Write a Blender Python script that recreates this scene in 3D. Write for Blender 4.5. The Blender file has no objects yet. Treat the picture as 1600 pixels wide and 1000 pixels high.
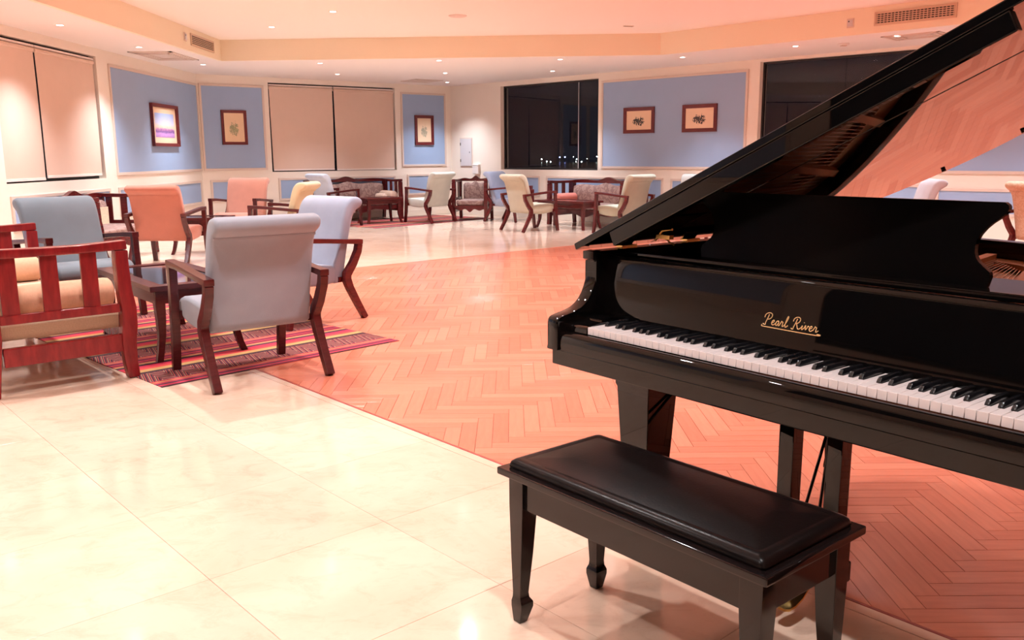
import bpy, bmesh, math, random
from mathutils import Vector, Matrix
rnd = random.Random(7)
SC = bpy.context.scene
COL = SC.collection
PI = math.pi

# ------------------------------------------------------------------ camera, world, exposure
cam_d = bpy.data.cameras.new('camera'); cam = bpy.data.objects.new('camera', cam_d); COL.objects.link(cam)
CF, CP, CR, CZ = 1370.6, .1866, -.0062, 1.242
cam_d.sensor_width = 36; cam_d.lens = CF / 1600 * 36; cam_d.clip_end = 2000; cam_d.clip_start = .02
_r0 = Vector((1, 0, 0)); _u0 = Vector((0, math.sin(CP), math.cos(CP)))
_r = _r0 * math.cos(CR) + _u0 * math.sin(CR); _u = -_r0 * math.sin(CR) + _u0 * math.cos(CR); _b = _r.cross(_u)
cam.matrix_world = Matrix(((_r.x, _u.x, _b.x, 0), (_r.y, _u.y, _b.y, 0), (_r.z, _u.z, _b.z, CZ), (0, 0, 0, 1)))
SC.camera = cam
w = bpy.data.worlds.new('night'); SC.world = w; w.use_nodes = True
w.node_tree.nodes['Background'].inputs[0].default_value = (.010, .012, .020, 1)
w.node_tree.nodes['Background'].inputs[1].default_value = .25
SC.view_settings.view_transform = 'Standard'; SC.view_settings.look = 'None'
SC.view_settings.exposure = 0.72; SC.view_settings.gamma = 1; SC.view_settings.use_curve_mapping = False
SC.cycles.use_denoising = True
LAMP_W = 150.0           # each ceiling downlight
LAMP_COL = (1.0, .97, .96)

# ------------------------------------------------------------------ materials
def newmat(name):
    m = bpy.data.materials.new(name); m.use_nodes = True
    nt = m.node_tree; b = nt.nodes['Principled BSDF']
    return m, nt, b
def N(nt, t, **k):
    n = nt.nodes.new('ShaderNode' + t)
    for a, v in k.items(): setattr(n, a, v)
    return n
def setin(n, **k):
    for a, v in k.items():
        n.inputs[a.replace('_', ' ')].default_value = v
def plain(name, col, rough=.5, metal=0, noise=0, nscale=20, bump=0, bscale=200, spec=None, emit=None, coat=0, sheen=0):
    m, nt, b = newmat(name)
    b.inputs['Base Color'].default_value = (*col, 1); b.inputs['Roughness'].default_value = rough
    b.inputs['Metallic'].default_value = metal
    if spec is not None: b.inputs['Specular IOR Level'].default_value = spec
    if coat: b.inputs['Coat Weight'].default_value = coat; b.inputs['Coat Roughness'].default_value = .05
    if sheen: b.inputs['Sheen Weight'].default_value = sheen
    if emit: b.inputs['Emission Color'].default_value = (*emit[0], 1); b.inputs['Emission Strength'].default_value = emit[1]
    tc = None
    if noise or bump: tc = N(nt, 'TexCoord')
    if noise:
        t = N(nt, 'TexNoise'); t.inputs['Scale'].default_value = nscale; t.inputs['Detail'].default_value = 5
        nt.links.new(tc.outputs['Object'], t.inputs['Vector'])
        mx = N(nt, 'Mix', data_type='RGBA'); mx.blend_type = 'MIX'
        mx.inputs[6].default_value = (*[c * (1 - noise) for c in col], 1); mx.inputs[7].default_value = (*[min(1, c * (1 + noise)) for c in col], 1)
        nt.links.new(t.outputs['Fac'], mx.inputs[0]); nt.links.new(mx.outputs[2], b.inputs['Base Color'])
    if bump:
        t2 = N(nt, 'TexNoise'); t2.inputs['Scale'].default_value = bscale; nt.links.new(tc.outputs['Object'], t2.inputs['Vector'])
        bp = N(nt, 'Bump'); bp.inputs['Strength'].default_value = bump; bp.inputs['Distance'].default_value = .002
        nt.links.new(t2.outputs['Fac'], bp.inputs['Height']); nt.links.new(bp.outputs[0], b.inputs['Normal'])
    return m
def fabric(name, col): return plain(name, col, .9, noise=.10, nscale=9, bump=.35, bscale=350, spec=.15, sheen=.25)
M = {}
M['wall'] = plain('cream_wall_paint', (.88, .80, .70), .6, noise=.02, nscale=3)
M['soffit'] = plain('soffit_paint', (.86, .80, .76), .7)
M['fascia'] = plain('fascia_paint', (.87, .77, .59), .6)
M['ceil'] = plain('ceiling_paint', (.90, .83, .76), .7)
M['blue'] = plain('blue_panel_paint', (.33, .455, .67), .6, noise=.03, nscale=4)
M['mould'] = plain('moulding_paint', (.72, .60, .52), .5)
M['white'] = plain('white_gloss_paint', (.85, .80, .76), .35)
M['grey'] = plain('pale_grey_metal', (.62, .60, .62), .4)
M['dark'] = plain('dark_gap', (.015, .012, .012), .6)
M['grille'] = plain('grille_metal', (.66, .50, .36), .4)
M['blind'] = plain('roller_blind_fabric', (.74, .56, .455), .85, noise=.03, nscale=6, bump=.1, bscale=500)
M['blindbar'] = plain('blind_bar', (.85, .74, .68), .4)
M['black'] = plain('black_lacquer', (.003, .0025, .0025), .02, spec=.45)
M['blackbench'] = plain('black_bench_lacquer', (.008, .005, .005), .08, spec=.5)
M['leather'] = plain('black_leather', (.006, .004, .004), .28, bump=.12, bscale=160, spec=.16)
M['satin'] = plain('black_satin_lacquer', (.003, .0025, .0025), .16, spec=.10)
M['whitekey'] = plain('white_key', (.82, .74, .74), .25)
M['blackkey'] = plain('black_key', (.008, .008, .010), .22)
M['brass'] = plain('brass', (.75, .48, .17), .2, 1)
M['gold'] = plain('gold_lettering', (.86, .55, .26), .35, .3)
M['plate'] = plain('gold_iron_plate', (.55, .25, .10), .35, .35)
M['soundboard'] = plain('spruce_soundboard', (.70, .36, .17), .4, noise=.1, nscale=30)
M['string'] = plain('steel_string', (.7, .6, .5), .3, 1)
M['felt'] = plain('red_felt', (.55, .03, .06), .9)
M['rubber'] = plain('dark_caster', (.03, .025, .02), .4)
def woodmat(name, c1, c2, rough=.22, scale=8, axis=(1, 1, 6)):
    m, nt, b = newmat(name)
    tc = N(nt, 'TexCoord'); mp = N(nt, 'Mapping'); mp.inputs['Scale'].default_value = axis
    t = N(nt, 'TexNoise'); setin(t, Scale=scale, Detail=6, Roughness=.6)
    r = N(nt, 'ValToRGB'); r.color_ramp.elements[0].position = .3; r.color_ramp.elements[1].position = .75
    r.color_ramp.elements[0].color = (*c1, 1); r.color_ramp.elements[1].color = (*c2, 1)
    L = nt.links.new
    L(tc.outputs['Object'], mp.inputs[0]); L(mp.outputs[0], t.inputs['Vector']); L(t.outputs['Fac'], r.inputs[0]); L(r.outputs[0], b.inputs['Base Color'])
    b.inputs['Roughness'].default_value = rough
    return m
M['mahog'] = woodmat('dark_mahogany', (.045, .003, .004), (.085, .008, .009), .25)
M['redwood'] = woodmat('red_stained_wood', (.16, .007, .010), (.29, .016, .018), .25, 6, (5, 5, 1))
M['midwood'] = woodmat('reddish_mahogany', (.07, .005, .006), (.14, .013, .013), .25)
M['glasstop'] = plain('dark_glass_top', (.012, .010, .012), .04, spec=.6)
M['tan'] = plain('tan_chevron_fabric', (.72, .40, .26), .9, noise=.12, nscale=60, bump=.4, bscale=180)
M['seatbeige'] = plain('beige_weave_cushion', (.62, .47, .34), .9, noise=.15, nscale=120, bump=.4, bscale=220)
M['salmonbolster'] = plain('salmon_bolster_fabric', (.72, .25, .20), .9, noise=.15, nscale=50)
M['beigebolster'] = plain('beige_bolster_fabric', (.74, .56, .45), .9, noise=.05, nscale=40)
M['lace'] = plain('cream_lace', (.85, .72, .58), .9, noise=.3, nscale=60)
for k, c in dict(yellow=(.53, .45, .29), greyblue=(0.3, 0.315, 0.37), skyblue=(0.3, 0.335, 0.43), slate=(.165, .20, .235), orange=(0.47, 0.18, 0.128), salmon=(0.45, 0.205, 0.155), cream=(0.53, 0.475, 0.36),
                 whiteblue=(0.5, 0.56, 0.66), mint=(0.6, 0.64, 0.58), palegreen=(0.5, 0.52, 0.415), lavender=(0.320, 0.360, 0.480), palegrey=(0.416, 0.432, 0.408), lilac=(0.496, 0.480, 0.520)).items():
    M[k] = fabric(k + '_upholstery', c)
def damask(name, base, fig, scale):
    m, nt, b = newmat(name); L = nt.links.new
    tc = N(nt, 'TexCoord'); v = N(nt, 'TexVoronoi'); v.feature = 'SMOOTH_F1'; v.inputs['Scale'].default_value = scale
    nz = N(nt, 'TexNoise'); setin(nz, Scale=scale * 1.6, Detail=2)
    ad = N(nt, 'Mix', data_type='RGBA'); ad.inputs[0].default_value = .12
    L(tc.outputs['Object'], nz.inputs['Vector']); L(tc.outputs['Object'], ad.inputs[6]); L(nz.outputs['Color'], ad.inputs[7]); L(ad.outputs[2], v.inputs['Vector'])
    mu = N(nt, 'Math', operation='MULTIPLY'); mu.inputs[1].default_value = 22; L(v.outputs['Distance'], mu.inputs[0])
    s = N(nt, 'Math', operation='SINE'); L(mu.outputs[0], s.inputs[0])
    r = N(nt, 'ValToRGB'); r.color_ramp.elements[0].position = .42; r.color_ramp.elements[1].position = .58
    r.color_ramp.elements[0].color = (*base, 1); r.color_ramp.elements[1].color = (*fig, 1)
    mr = N(nt, 'MapRange'); mr.inputs[1].default_value = -1; L(s.outputs[0], mr.inputs[0]); L(mr.outputs[0], r.inputs[0]); L(r.outputs[0], b.inputs['Base Color'])
    b.inputs['Roughness'].default_value = .8
    return m
M['damask'] = damask('paisley_damask', (.25, .145, .125), (.36, .235, .20), 9)
M['peach'] = damask('peach_lattice_damask', (.60, .44, .30), (.68, .55, .42), 16)

def marble():
    m, nt, b = newmat('beige_marble_tile'); L = nt.links.new
    g = N(nt, 'NewGeometry'); oi = N(nt, 'ObjectInfo')
    n1 = N(nt, 'TexNoise'); setin(n1, Scale=1.6, Detail=7, Roughness=.62, Distortion=.6); L(g.outputs['Position'], n1.inputs['Vector'])
    mp = N(nt, 'Mapping'); mp.inputs['Rotation'].default_value = (0, 0, .75); mp.inputs['Scale'].default_value = (3.4, 5, 1); L(g.outputs['Position'], mp.inputs[0])
    n2 = N(nt, 'TexNoise'); setin(n2, Scale=2.0, Detail=9, Roughness=.72, Distortion=.8); L(mp.outputs[0], n2.inputs['Vector'])
    r1 = N(nt, 'ValToRGB'); e = r1.color_ramp.elements
    e[0].position = .30; e[0].color = (.69, .475, .355, 1); e[1].position = .60; e[1].color = (.79, .58, .455, 1)
    L(n1.outputs['Fac'], r1.inputs[0])
    r2 = N(nt, 'ValToRGB'); e = r2.color_ramp.elements
    e[0].position = .30; e[0].color = (.55, .33, .20, 1); e[1].position = .50; e[1].color = (1, 1, 1, 1)
    L(n2.outputs['Fac'], r2.inputs[0])
    mx = N(nt, 'Mix', data_type='RGBA'); mx.blend_type = 'MULTIPLY'; mx.inputs[0].default_value = .24
    L(r1.outputs[0], mx.inputs[6]); L(r2.outputs[0], mx.inputs[7])
    mr = N(nt, 'MapRange'); mr.inputs[3].default_value = .95; mr.inputs[4].default_value = 1.05; L(oi.outputs['Random'], mr.inputs[0])
    hs = N(nt, 'HueSaturation'); L(mr.outputs[0], hs.inputs['Value']); L(mx.outputs[2], hs.inputs['Color'])
    L(hs.outputs[0], b.inputs['Base Color']); b.inputs['Roughness'].default_value = .10; b.inputs['Specular IOR Level'].default_value = .45
    return m
M['marble'] = marble()
M['grout'] = plain('tan_grout', (.64, .47, .37), .6)
def parquet():
    m, nt, b = newmat('orange_parquet'); L = nt.links.new
    oi = N(nt, 'ObjectInfo'); at = N(nt, 'Attribute'); at.attribute_name = 'tone'
    ad = N(nt, 'Math', operation='ADD'); L(oi.outputs['Random'], ad.inputs[0]); L(at.outputs['Fac'], ad.inputs[1])
    fr = N(nt, 'Math', operation='FRACT'); L(ad.outputs[0], fr.inputs[0])
    r = N(nt, 'ValToRGB'); e = r.color_ramp.elements
    e[0].position = 0; e[0].color = (.60, .178, .108, 1); e[1].position = 1; e[1].color = (.70, .238, .148, 1)
    x = r.color_ramp.elements.new(.5); x.color = (.65, .205, .126, 1)
    L(fr.outputs[0], r.inputs[0])
    tc = N(nt, 'TexCoord'); mp = N(nt, 'Mapping'); mp.inputs['Scale'].default_value = (4, 40, 1); L(tc.outputs['Object'], mp.inputs[0])
    n = N(nt, 'TexNoise'); setin(n, Scale=1.0, Detail=5, Roughness=.6); L(mp.outputs[0], n.inputs['Vector'])
    mr = N(nt, 'MapRange'); mr.inputs[3].default_value = .80; mr.inputs[4].default_value = 1.18; L(n.outputs['Fac'], mr.inputs[0])
    hs = N(nt, 'HueSaturation'); L(mr.outputs[0], hs.inputs['Value']); L(r.outputs[0], hs.inputs['Color'])
    L(hs.outputs[0], b.inputs['Base Color']); b.inputs['Roughness'].default_value = .20
    return m
M['parquet'] = parquet()
M['parqgap'] = plain('dark_parquet_joint', (.20, .05, .03), .8)
M['parqtrim'] = plain('red_parquet_border', (.36, .055, .045), .3, noise=.1, nscale=12)
def rugmat():
    m, nt, b = newmat('striped_kilim'); L = nt.links.new
    tc = N(nt, 'TexCoord'); sp = N(nt, 'SeparateXYZ'); L(tc.outputs['Object'], sp.inputs[0])
    def mth(op, a, bb=None, clamp=False):
        n = N(nt, 'Math', operation=op)
        for i, v in enumerate((a, bb)):
            if v is None: continue
            if isinstance(v, (int, float)): n.inputs[i].default_value = v
            else: L(v, n.inputs[i])
        return n.outputs[0]
    yy = mth('DIVIDE', sp.outputs['Y'], .66); fy = mth('FRACT', mth('ADD', yy, 20.0))
    stripe = N(nt, 'ValToRGB'); cr = stripe.color_ramp; cr.interpolation = 'CONSTANT'
    cols = [(0, (.05, .01, .02)), (.03, (.42, .02, .055)), (.075, (.06, .012, .03)), (.115, (.42, .025, .06)), (.16, (.42, .18, .07)), (.19, (.45, .03, .05)),
            (.22, (.10, .02, .025)), (.56, (.04, .01, .018)), (.62, (.46, .27, .10)), (.71, (.55, .05, .05)), (.78, (.50, .02, .06)), (.86, (.05, .012, .03)), (.92, (.42, .22, .09)), (.97, (.50, .03, .05))]
    while len(cr.elements) < len(cols): cr.elements.new(.5)
    for e, (p, c) in zip(cr.elements, cols): e.position = p; e.color = (*c, 1)
    L(fy, stripe.inputs[0])
    tri = mth('ABSOLUTE', mth('SUBTRACT', mth('FRACT', mth('MULTIPLY', sp.outputs['X'], 6.0)), .5))
    zz = mth('FRACT', mth('ADD', mth('MULTIPLY', fy, 6.5), mth('MULTIPLY', tri, 5.0)))
    nz = N(nt, 'TexNoise'); setin(nz, Scale=9, Detail=1); L(tc.outputs['Object'], nz.inputs['Vector'])
    zc = N(nt, 'ValToRGB'); cr = zc.color_ramp; cr.interpolation = 'CONSTANT'
    zcols = [(0, (.035, .008, .02)), (.30, (.38, .07, .06)), (.48, (.04, .01, .02)), (.66, (.42, .23, .15)), (.80, (.05, .01, .02)), (.90, (.34, .03, .045))]
    while len(cr.elements) < len(zcols): cr.elements.new(.5)
    for e, (p, c) in zip(cr.elements, zcols): e.position = p; e.color = (*c, 1)
    L(zz, zc.inputs[0])
    inb = mth('MULTIPLY', mth('GREATER_THAN', fy, .22), mth('LESS_THAN', fy, .56))
    mx = N(nt, 'Mix', data_type='RGBA'); L(inb, mx.inputs[0]); L(stripe.outputs[0], mx.inputs[6]); L(zc.outputs[0], mx.inputs[7])
    L(mx.outputs[2], b.inputs['Base Color']); b.inputs['Roughness'].default_value = .95
    return m
M['rug'] = rugmat()
def glassmat():
    m, nt, b = newmat('window_glass'); L = nt.links.new; nt.nodes.remove(b)
    o = nt.nodes['Material Output']; mix = N(nt, 'MixShader'); f = N(nt, 'Fresnel'); f.inputs[0].default_value = 1.52
    t = N(nt, 'BsdfTransparent'); t.inputs[0].default_value = (.80, .82, .82, 1); g = N(nt, 'BsdfGlossy'); g.inputs['Roughness'].default_value = .0
    g.inputs[0].default_value = (.8, .8, .85, 1)
    ge = N(nt, 'NewGeometry'); inv = N(nt, 'Math', operation='SUBTRACT'); inv.inputs[0].default_value = 1; L(ge.outputs['Backfacing'], inv.inputs[1])
    mu = N(nt, 'Math', operation='MULTIPLY'); L(f.outputs[0], mu.inputs[0]); L(inv.outputs[0], mu.inputs[1])
    L(mu.outputs[0], mix.inputs[0]); L(t.outputs[0], mix.inputs[1]); L(g.outputs[0], mix.inputs[2]); L(mix.outputs[0], o.inputs[0])
    return m
M['glass'] = glassmat()
M['lamp'] = plain('lit_lamp_lens', (1, 1, 1), .4, emit=((1, .97, .95), 14))
M['chrome'] = plain('white_trim_ring', (.86, .78, .70), .4)
M['water'] = plain('dark_sea', (.002, .003, .006), .25, spec=.25)
M['lightw'] = plain('white_harbour_lamp', (1, 1, 1), .5, emit=((.85, 1, .95), 26))
M['lightb'] = plain('blue_harbour_lamp', (.2, .2, 1), .5, emit=((.35, .40, 1), 30))
M['frame'] = woodmat('red_picture_frame', (.10, .010, .012), (.17, .020, .020), .35)
M['mat'] = plain('cream_mat_board', (.85, .62, .42), .8)

# ------------------------------------------------------------------ mesh helpers
def bm_new(): return bmesh.new()
def add_box(bm, c, s, R=None):
    vs = []
    for z in (-.5, .5):
        for x, y in ((-.5, -.5), (.5, -.5), (.5, .5), (-.5, .5)):
            v = Vector((x * s[0], y * s[1], z * s[2]))
            if R: v = R @ v
            vs.append(bm.verts.new(v + Vector(c)))
    for f in ((3, 2, 1, 0), (4, 5, 6, 7), (0, 1, 5, 4), (1, 2, 6, 5), (2, 3, 7, 6), (3, 0, 4, 7)): bm.faces.new([vs[i] for i in f])
def add_loft(bm, rings, caps=True, close=True):
    R = [[bm.verts.new(p) for p in r] for r in rings]
    n = len(R[0])
    for a, b in zip(R, R[1:]):
        for i in range(n if close else n - 1):
            j = (i + 1) % n
            bm.faces.new((a[i], a[j], b[j], b[i]))
    if caps:
        bm.faces.new(R[0][::-1]); bm.faces.new(R[-1])
def add_prism(bm, poly, fn, d0, d1):   # poly 2D points; fn(u,v,d)->3D
    add_loft(bm, [[fn(u, v, d0) for u, v in poly], [fn(u, v, d1) for u, v in poly]])
def add_pillow(bm, poly, fn, d0, d1, r):
    cx = sum(p[0] for p in poly) / len(poly); cy = sum(p[1] for p in poly) / len(poly)
    n = len(poly)
    def inset(k):
        out = []
        for i, p in enumerate(poly):
            a = Vector(poly[i - 1]); b = Vector(poly[(i + 1) % n]); t = (b - a); nn = Vector((-t.y, t.x))
            if nn.length < 1e-9: out.append(p); continue
            nn.normalize()
            out.append((p[0] + nn.x * k * SGN, p[1] + nn.y * k * SGN))
        return out
    area = sum(poly[i - 1][0] * poly[i][1] - poly[i][0] * poly[i - 1][1] for i in range(n))
    SGN = 1 if area > 0 else -1
    rs = []
    for k, q in ((r, 0), (r * .35, r * .25), (0, r)): rs.append([fn(u, v, d0 + q) for u, v in inset(k)])
    for k, q in ((0, r), (r * .35, r * .25), (r, 0)): rs.append([fn(u, v, d1 - q) for u, v in inset(k)])
    add_loft(bm, rs)
def chaikin(p, n=1, closed=True):
    for _ in range(n):
        q = []
        m = len(p)
        if not closed: q.append(p[0])
        for i in range(m if closed else m - 1):
            a, b = p[i], p[(i + 1) % m]
            q.append(tuple(.75 * x + .25 * y for x, y in zip(a, b))); q.append(tuple(.25 * x + .75 * y for x, y in zip(a, b)))
        if not closed: q.append(p[-1])
        p = q
    return p
def strip(pts, ws):
    L, R = [], []
    for i, p in enumerate(pts):
        a = Vector(pts[max(0, i - 1)]); b = Vector(pts[min(len(pts) - 1, i + 1)]); t = (b - a).normalized(); n = Vector((-t.y, t.x)) * ws[i] / 2
        L.append((p[0] + n.x, p[1] + n.y)); R.append((p[0] - n.x, p[1] - n.y))
    return L + R[::-1]
def add_strip(bm, pts, ws, fn, d0, d1):     # quads along a strip, so concave shapes stay clean
    s = strip(pts, ws); n = len(pts)
    rings = []
    for i in range(n):
        l = s[i]; r = s[2 * n - 1 - i]
        rings.append([fn(l[0], l[1], d0), fn(l[0], l[1], d1), fn(r[0], r[1], d1), fn(r[0], r[1], d0)])
    add_loft(bm, rings)
def add_lathe(bm, prof, c=(0, 0, 0), n=20, axis='Z'):
    rings = []
    for r, z in prof:
        ring = []
        for i in range(n):
            a = 2 * PI * i / n
            x, y = r * math.cos(a), r * math.sin(a)
            p = (x, y, z) if axis == 'Z' else ((x, z, y) if axis == 'Y' else (z, x, y))
            ring.append(Vector(p) + Vector(c))
        rings.append(ring)
    add_loft(bm, rings)
def add_tube(bm, pts, r, n=8):
    rings = []
    pts = [Vector(p) for p in pts]
    for i, p in enumerate(pts):
        t = (pts[min(i + 1, len(pts) - 1)] - pts[max(i - 1, 0)]).normalized()
        a = t.orthogonal().normalized() if i == 0 else (pa - t * pa.dot(t)).normalized()
        pa = a; bb = t.cross(a)
        rings.append([p + (a * math.cos(2 * PI * k / n) + bb * math.sin(2 * PI * k / n)) * r for k in range(n)])
    add_loft(bm, rings)
def fin(name, bm, mat, parent=None, bevel=0, seg=2, ang=38, loc=None, rz=None, smooth=True):
    bmesh.ops.recalc_face_normals(bm, faces=bm.faces[:])
    if bevel:
        es = [e for e in bm.edges if len(e.link_faces) == 2 and e.calc_face_angle(0) > .5]
        bmesh.ops.bevel(bm, geom=es, offset=bevel, segments=seg, affect='EDGES', profile=.5, clamp_overlap=True)
    me = bpy.data.meshes.new(name); bm.to_mesh(me); bm.free()
    if smooth:
        me.polygons.foreach_set('use_smooth', [True] * len(me.polygons)); me.set_sharp_from_angle(angle=math.radians(ang))
    me.materials.append(M[mat] if isinstance(mat, str) else mat)
    o = bpy.data.objects.new(name, me); COL.objects.link(o)
    if bevel and smooth:
        wm = o.modifiers.new('even_shading', 'WEIGHTED_NORMAL'); wm.keep_sharp = True; wm.weight = 100
    if parent: o.parent = parent
    if loc is not None: o.location = loc
    if rz is not None: o.rotation_euler = (0, 0, rz)
    return o
def part(name, mat, parent, build, bevel=0, **k):
    bm = bm_new(); build(bm); return fin(name, bm, mat, parent, bevel, **k)
def boxpart(name, mat, parent, c, s, bevel=0, **k):
    bm = bm_new(); add_box(bm, c, s); return fin(name, bm, mat, parent, bevel, **k)
def tag(o, label=None, cat=None, group=None, kind=None):
    if label: o['label'] = label
    if cat: o['category'] = cat
    if group: o['group'] = group
    if kind: o['kind'] = kind
    return o
def empty(name, loc=(0, 0, 0), rz=0):
    o = bpy.data.objects.new(name, None); o.empty_display_size = .1; COL.objects.link(o)
    o.location = loc; o.rotation_euler = (0, 0, rz); return o
def copy_tree(o, parent=None):
    c = o.copy(); COL.objects.link(c)
    if parent: c.parent = parent
    for ch in list(o.children): copy_tree(ch, c)
    return c
def setmat(o, mat):
    for s in o.material_slots: s.link = 'OBJECT'; s.material = M[mat]
YZ = lambda u, v, d: (d, u, v)        # polygon in (y,z), extruded along x
XZ = lambda u, v, d: (u, d, v)
XY = lambda u, v, d: (u, v, d)

# ------------------------------------------------------------------ room geometry
ZS, ZT = 2.66, 2.96            # soffit and tray ceiling heights
CL = Vector((-5.51, 15.88)); CB = Vector((-1.274, 19.067)); CE = Vector((9.0, 8.99))
ROOM = [Vector((-5.51, -3)), CL, CB, CE, Vector((9, -3))]
dC = (CB - CL).normalized(); dR = (CE - CB).normalized(); dL = Vector((0, 1))
L0 = Vector((-5.51, 0))
TH = .22
class Wall:
    def __init__(s, name, p0, d, a0, a1, openings, label):
        s.p0, s.d = p0, d; s.n = Vector((d.y, -d.x))      # points into the room
        s.name = name
        bm = bm_new(); s.rz = math.atan2(d.y, d.x)
        xs = sorted({a0, a1, *[v for o in openings for v in (o[0], o[1])]}); zs = sorted({0, ZS + .02, *[v for o in openings for v in (o[2], o[3])]})
        for x0, x1 in zip(xs, xs[1:]):
            for z0, z1 in zip(zs, zs[1:]):
                cx, cz = (x0 + x1) / 2, (z0 + z1) / 2
                if any(o[0] < cx < o[1] and o[2] < cz < o[3] for o in openings): continue
                add_box(bm, (cx, TH / 2, cz), (x1 - x0, TH, z1 - z0))
        bmesh.ops.remove_doubles(bm, verts=bm.verts, dist=1e-5)
        dead = [f for f in bm.faces if any(len(e.link_faces) > 2 for e in f.edges) and sum(1 for g in bm.faces if g is not f and (g.calc_center_median() - f.calc_center_median()).length < 1e-4)]
        bmesh.ops.delete(bm, geom=dead, context='FACES_ONLY')
        s.o = fin(name, bm, 'wall', smooth=False); s.o.location = (p0.x, p0.y, 0); s.o.rotation_euler = (0, 0, s.rz)
        tag(s.o, label, kind='structure')
    def at(s, a, off, z):      # world point: along the wall, off the wall into the room
        p = s.p0 + s.d * a + s.n * off; return Vector((p.x, p.y, z))
    def place(s, o, a, off, z):
        o.location = s.at(a, off, z); o.rotation_euler = (0, 0, s.rz); return o
    # local frame: x along the wall, -y into the room
    def panel(s, a0, a1, z0, z1, a_open=False):
        p = boxpart('wall_panel', 'blue', s.o, ((a0 + a1) / 2, -.004, (z0 + z1) / 2), (a1 - a0 - .04, .008, z1 - z0 - .04))
        bm = bm_new(); t = .04
        for (x0, x1, y0, y1) in ((a0 - t / 2, a1 + t / 2, z0 - t / 2, z0 + t / 2), (a0 - t / 2, a1 + t / 2, z1 - t / 2, z1 + t / 2), (a0 - t / 2, a0 + t / 2, z0 + t / 2, z1 - t / 2), (a1 - t / 2, a1 + t / 2, z0 + t / 2, z1 - t / 2)):
            add_box(bm, ((x0 + x1) / 2, -.010, (y0 + y1) / 2), (x1 - x0, .02, y1 - y0))
        m = fin('molding', bm, 'mould', p, bevel=.004)
W1 = (9.70, 12.10, .955, 2.555); W2 = (1.305, 3.965, .945, 2.57); W3 = (1.50, 4.0, .945, 2.575); W4 = (7.19, 9.70, .945, 2.62); W0 = (6.3, 9.2, .955, 2.555); W00 = (-2.4, 1.35, .90, 2.60)
wl = Wall('wall_left', L0, dL, -3.2, 15.88, [W1, W0, W00], 'cream wall with two covered windows and a blue framed panel')
wb = Wall('wall_back', CL, dC, 0, (CB - CL).length, [W2], 'cream back wall with blue panels either side of covered window')
wr = Wall('wall_right', CB, dR, 0, (CE - CB).length, [W3, W4], 'cream wall with dark night windows and blue panels')
ws = Wall('wall_side', CE, Vector((0, -1)), 0, 12.2, [], 'plain cream side wall beyond the piano')
wn = Wall('wall_rear', Vector((9.2, -3)), Vector((-1, 0)), 0, 14.9, [], 'plain cream wall behind the viewer')
wl.panel(12.45, 15.84, 1.005, 2.475); wl.panel(9.75, 12.15, .45, .80); wl.panel(12.45, 15.74, .43, .80); wl.panel(6.3, 9.3, .43, .80); wl.panel(1.70, 3.25, 1.0, 2.48); wl.panel(3.75, 6.0, 1.0, 2.48)
wb.panel(.05, 1.195, 1.005, 2.485); wb.panel(4.11, 5.15, 1.03, 2.48); wb.panel(.15, 1.12, .45, .80); wb.panel(1.43, 3.90, .43, .81); wb.panel(4.22, 5.12, .44, .83)
wr.panel(4.10, 6.98, 1.0, 2.505); wr.panel(9.95, 13.6, .97, 2.50); wr.panel(1.62, 2.56, .45, .81); wr.panel(2.76, 5.43, .45, .81); wr.panel(5.62, 7.0, .45, .80)
wr.panel(7.25, 9.7, .45, .78); wr.panel(9.95, 13.6, .42, .74)
for nm, W, a0, a1 in (('baseboard_left', wl, -3, 15.88), ('baseboard_back', wb, 0, (CB - CL).length), ('baseboard_right', wr, 0, (CE - CB).length)):
    o = boxpart(nm, 'wall', None, ((a0 + a1) / 2, -.008, .055), (a1 - a0, .016, .11), bevel=.004)
    o.location = (W.p0.x, W.p0.y, 0); o.rotation_euler = (0, 0, W.rz); tag(o, 'cream painted baseboard along the foot of the wall', kind='structure')

# ceilings
TRAY = [Vector((-4.37, -2)), Vector((-4.37, 13.76)), Vector((2.19, 13.30)), Vector((8.0, 7.37)), Vector((8, -2))]
bm = bm_new()
ro = [Vector((-5.7, -3.2)), Vector((-5.7, 16.0)), Vector((-1.26, 19.35)), Vector((9.2, 9.05)), Vector((9.2, -3.2))]
for i in range(5):
    j = (i + 1) % 5
    a, b, c, d = ro[i], ro[j], TRAY[j], TRAY[i]
    add_loft(bm, [[(p.x, p.y, ZS) for p in (a, b, c, d)], [(p.x, p.y, ZS + .04) for p in (a, b, c, d)]])
so = tag(fin('ceiling', bm, 'soffit', smooth=False), 'lower pale ceiling band running along the walls', kind='structure')
bm = bm_new()
for i in range(5):
    a, b = TRAY[i], TRAY[(i + 1) % 5]; d = (b - a).normalized(); n = Vector((-d.y, d.x)) * .05
    q = (a, b, b + n, a + n)
    q = [p - n * .06 for p in q]
    add_loft(bm, [[(p.x, p.y, ZS - .003) for p in q], [(p.x, p.y, ZT + .02) for p in q]])
tag(fin('trim_1', bm, 'fascia', smooth=False), 'warm yellow step between the two ceiling levels', kind='structure')
bm = bm_new(); add_prism(bm, [(p.x * 1.02, p.y * 1.02 - .05) for p in TRAY], XY, ZT, ZT + .05)
tag(fin('ceiling', bm, 'ceil', smooth=False), 'raised pinkish ceiling over the middle of the room', kind='structure')

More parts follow.
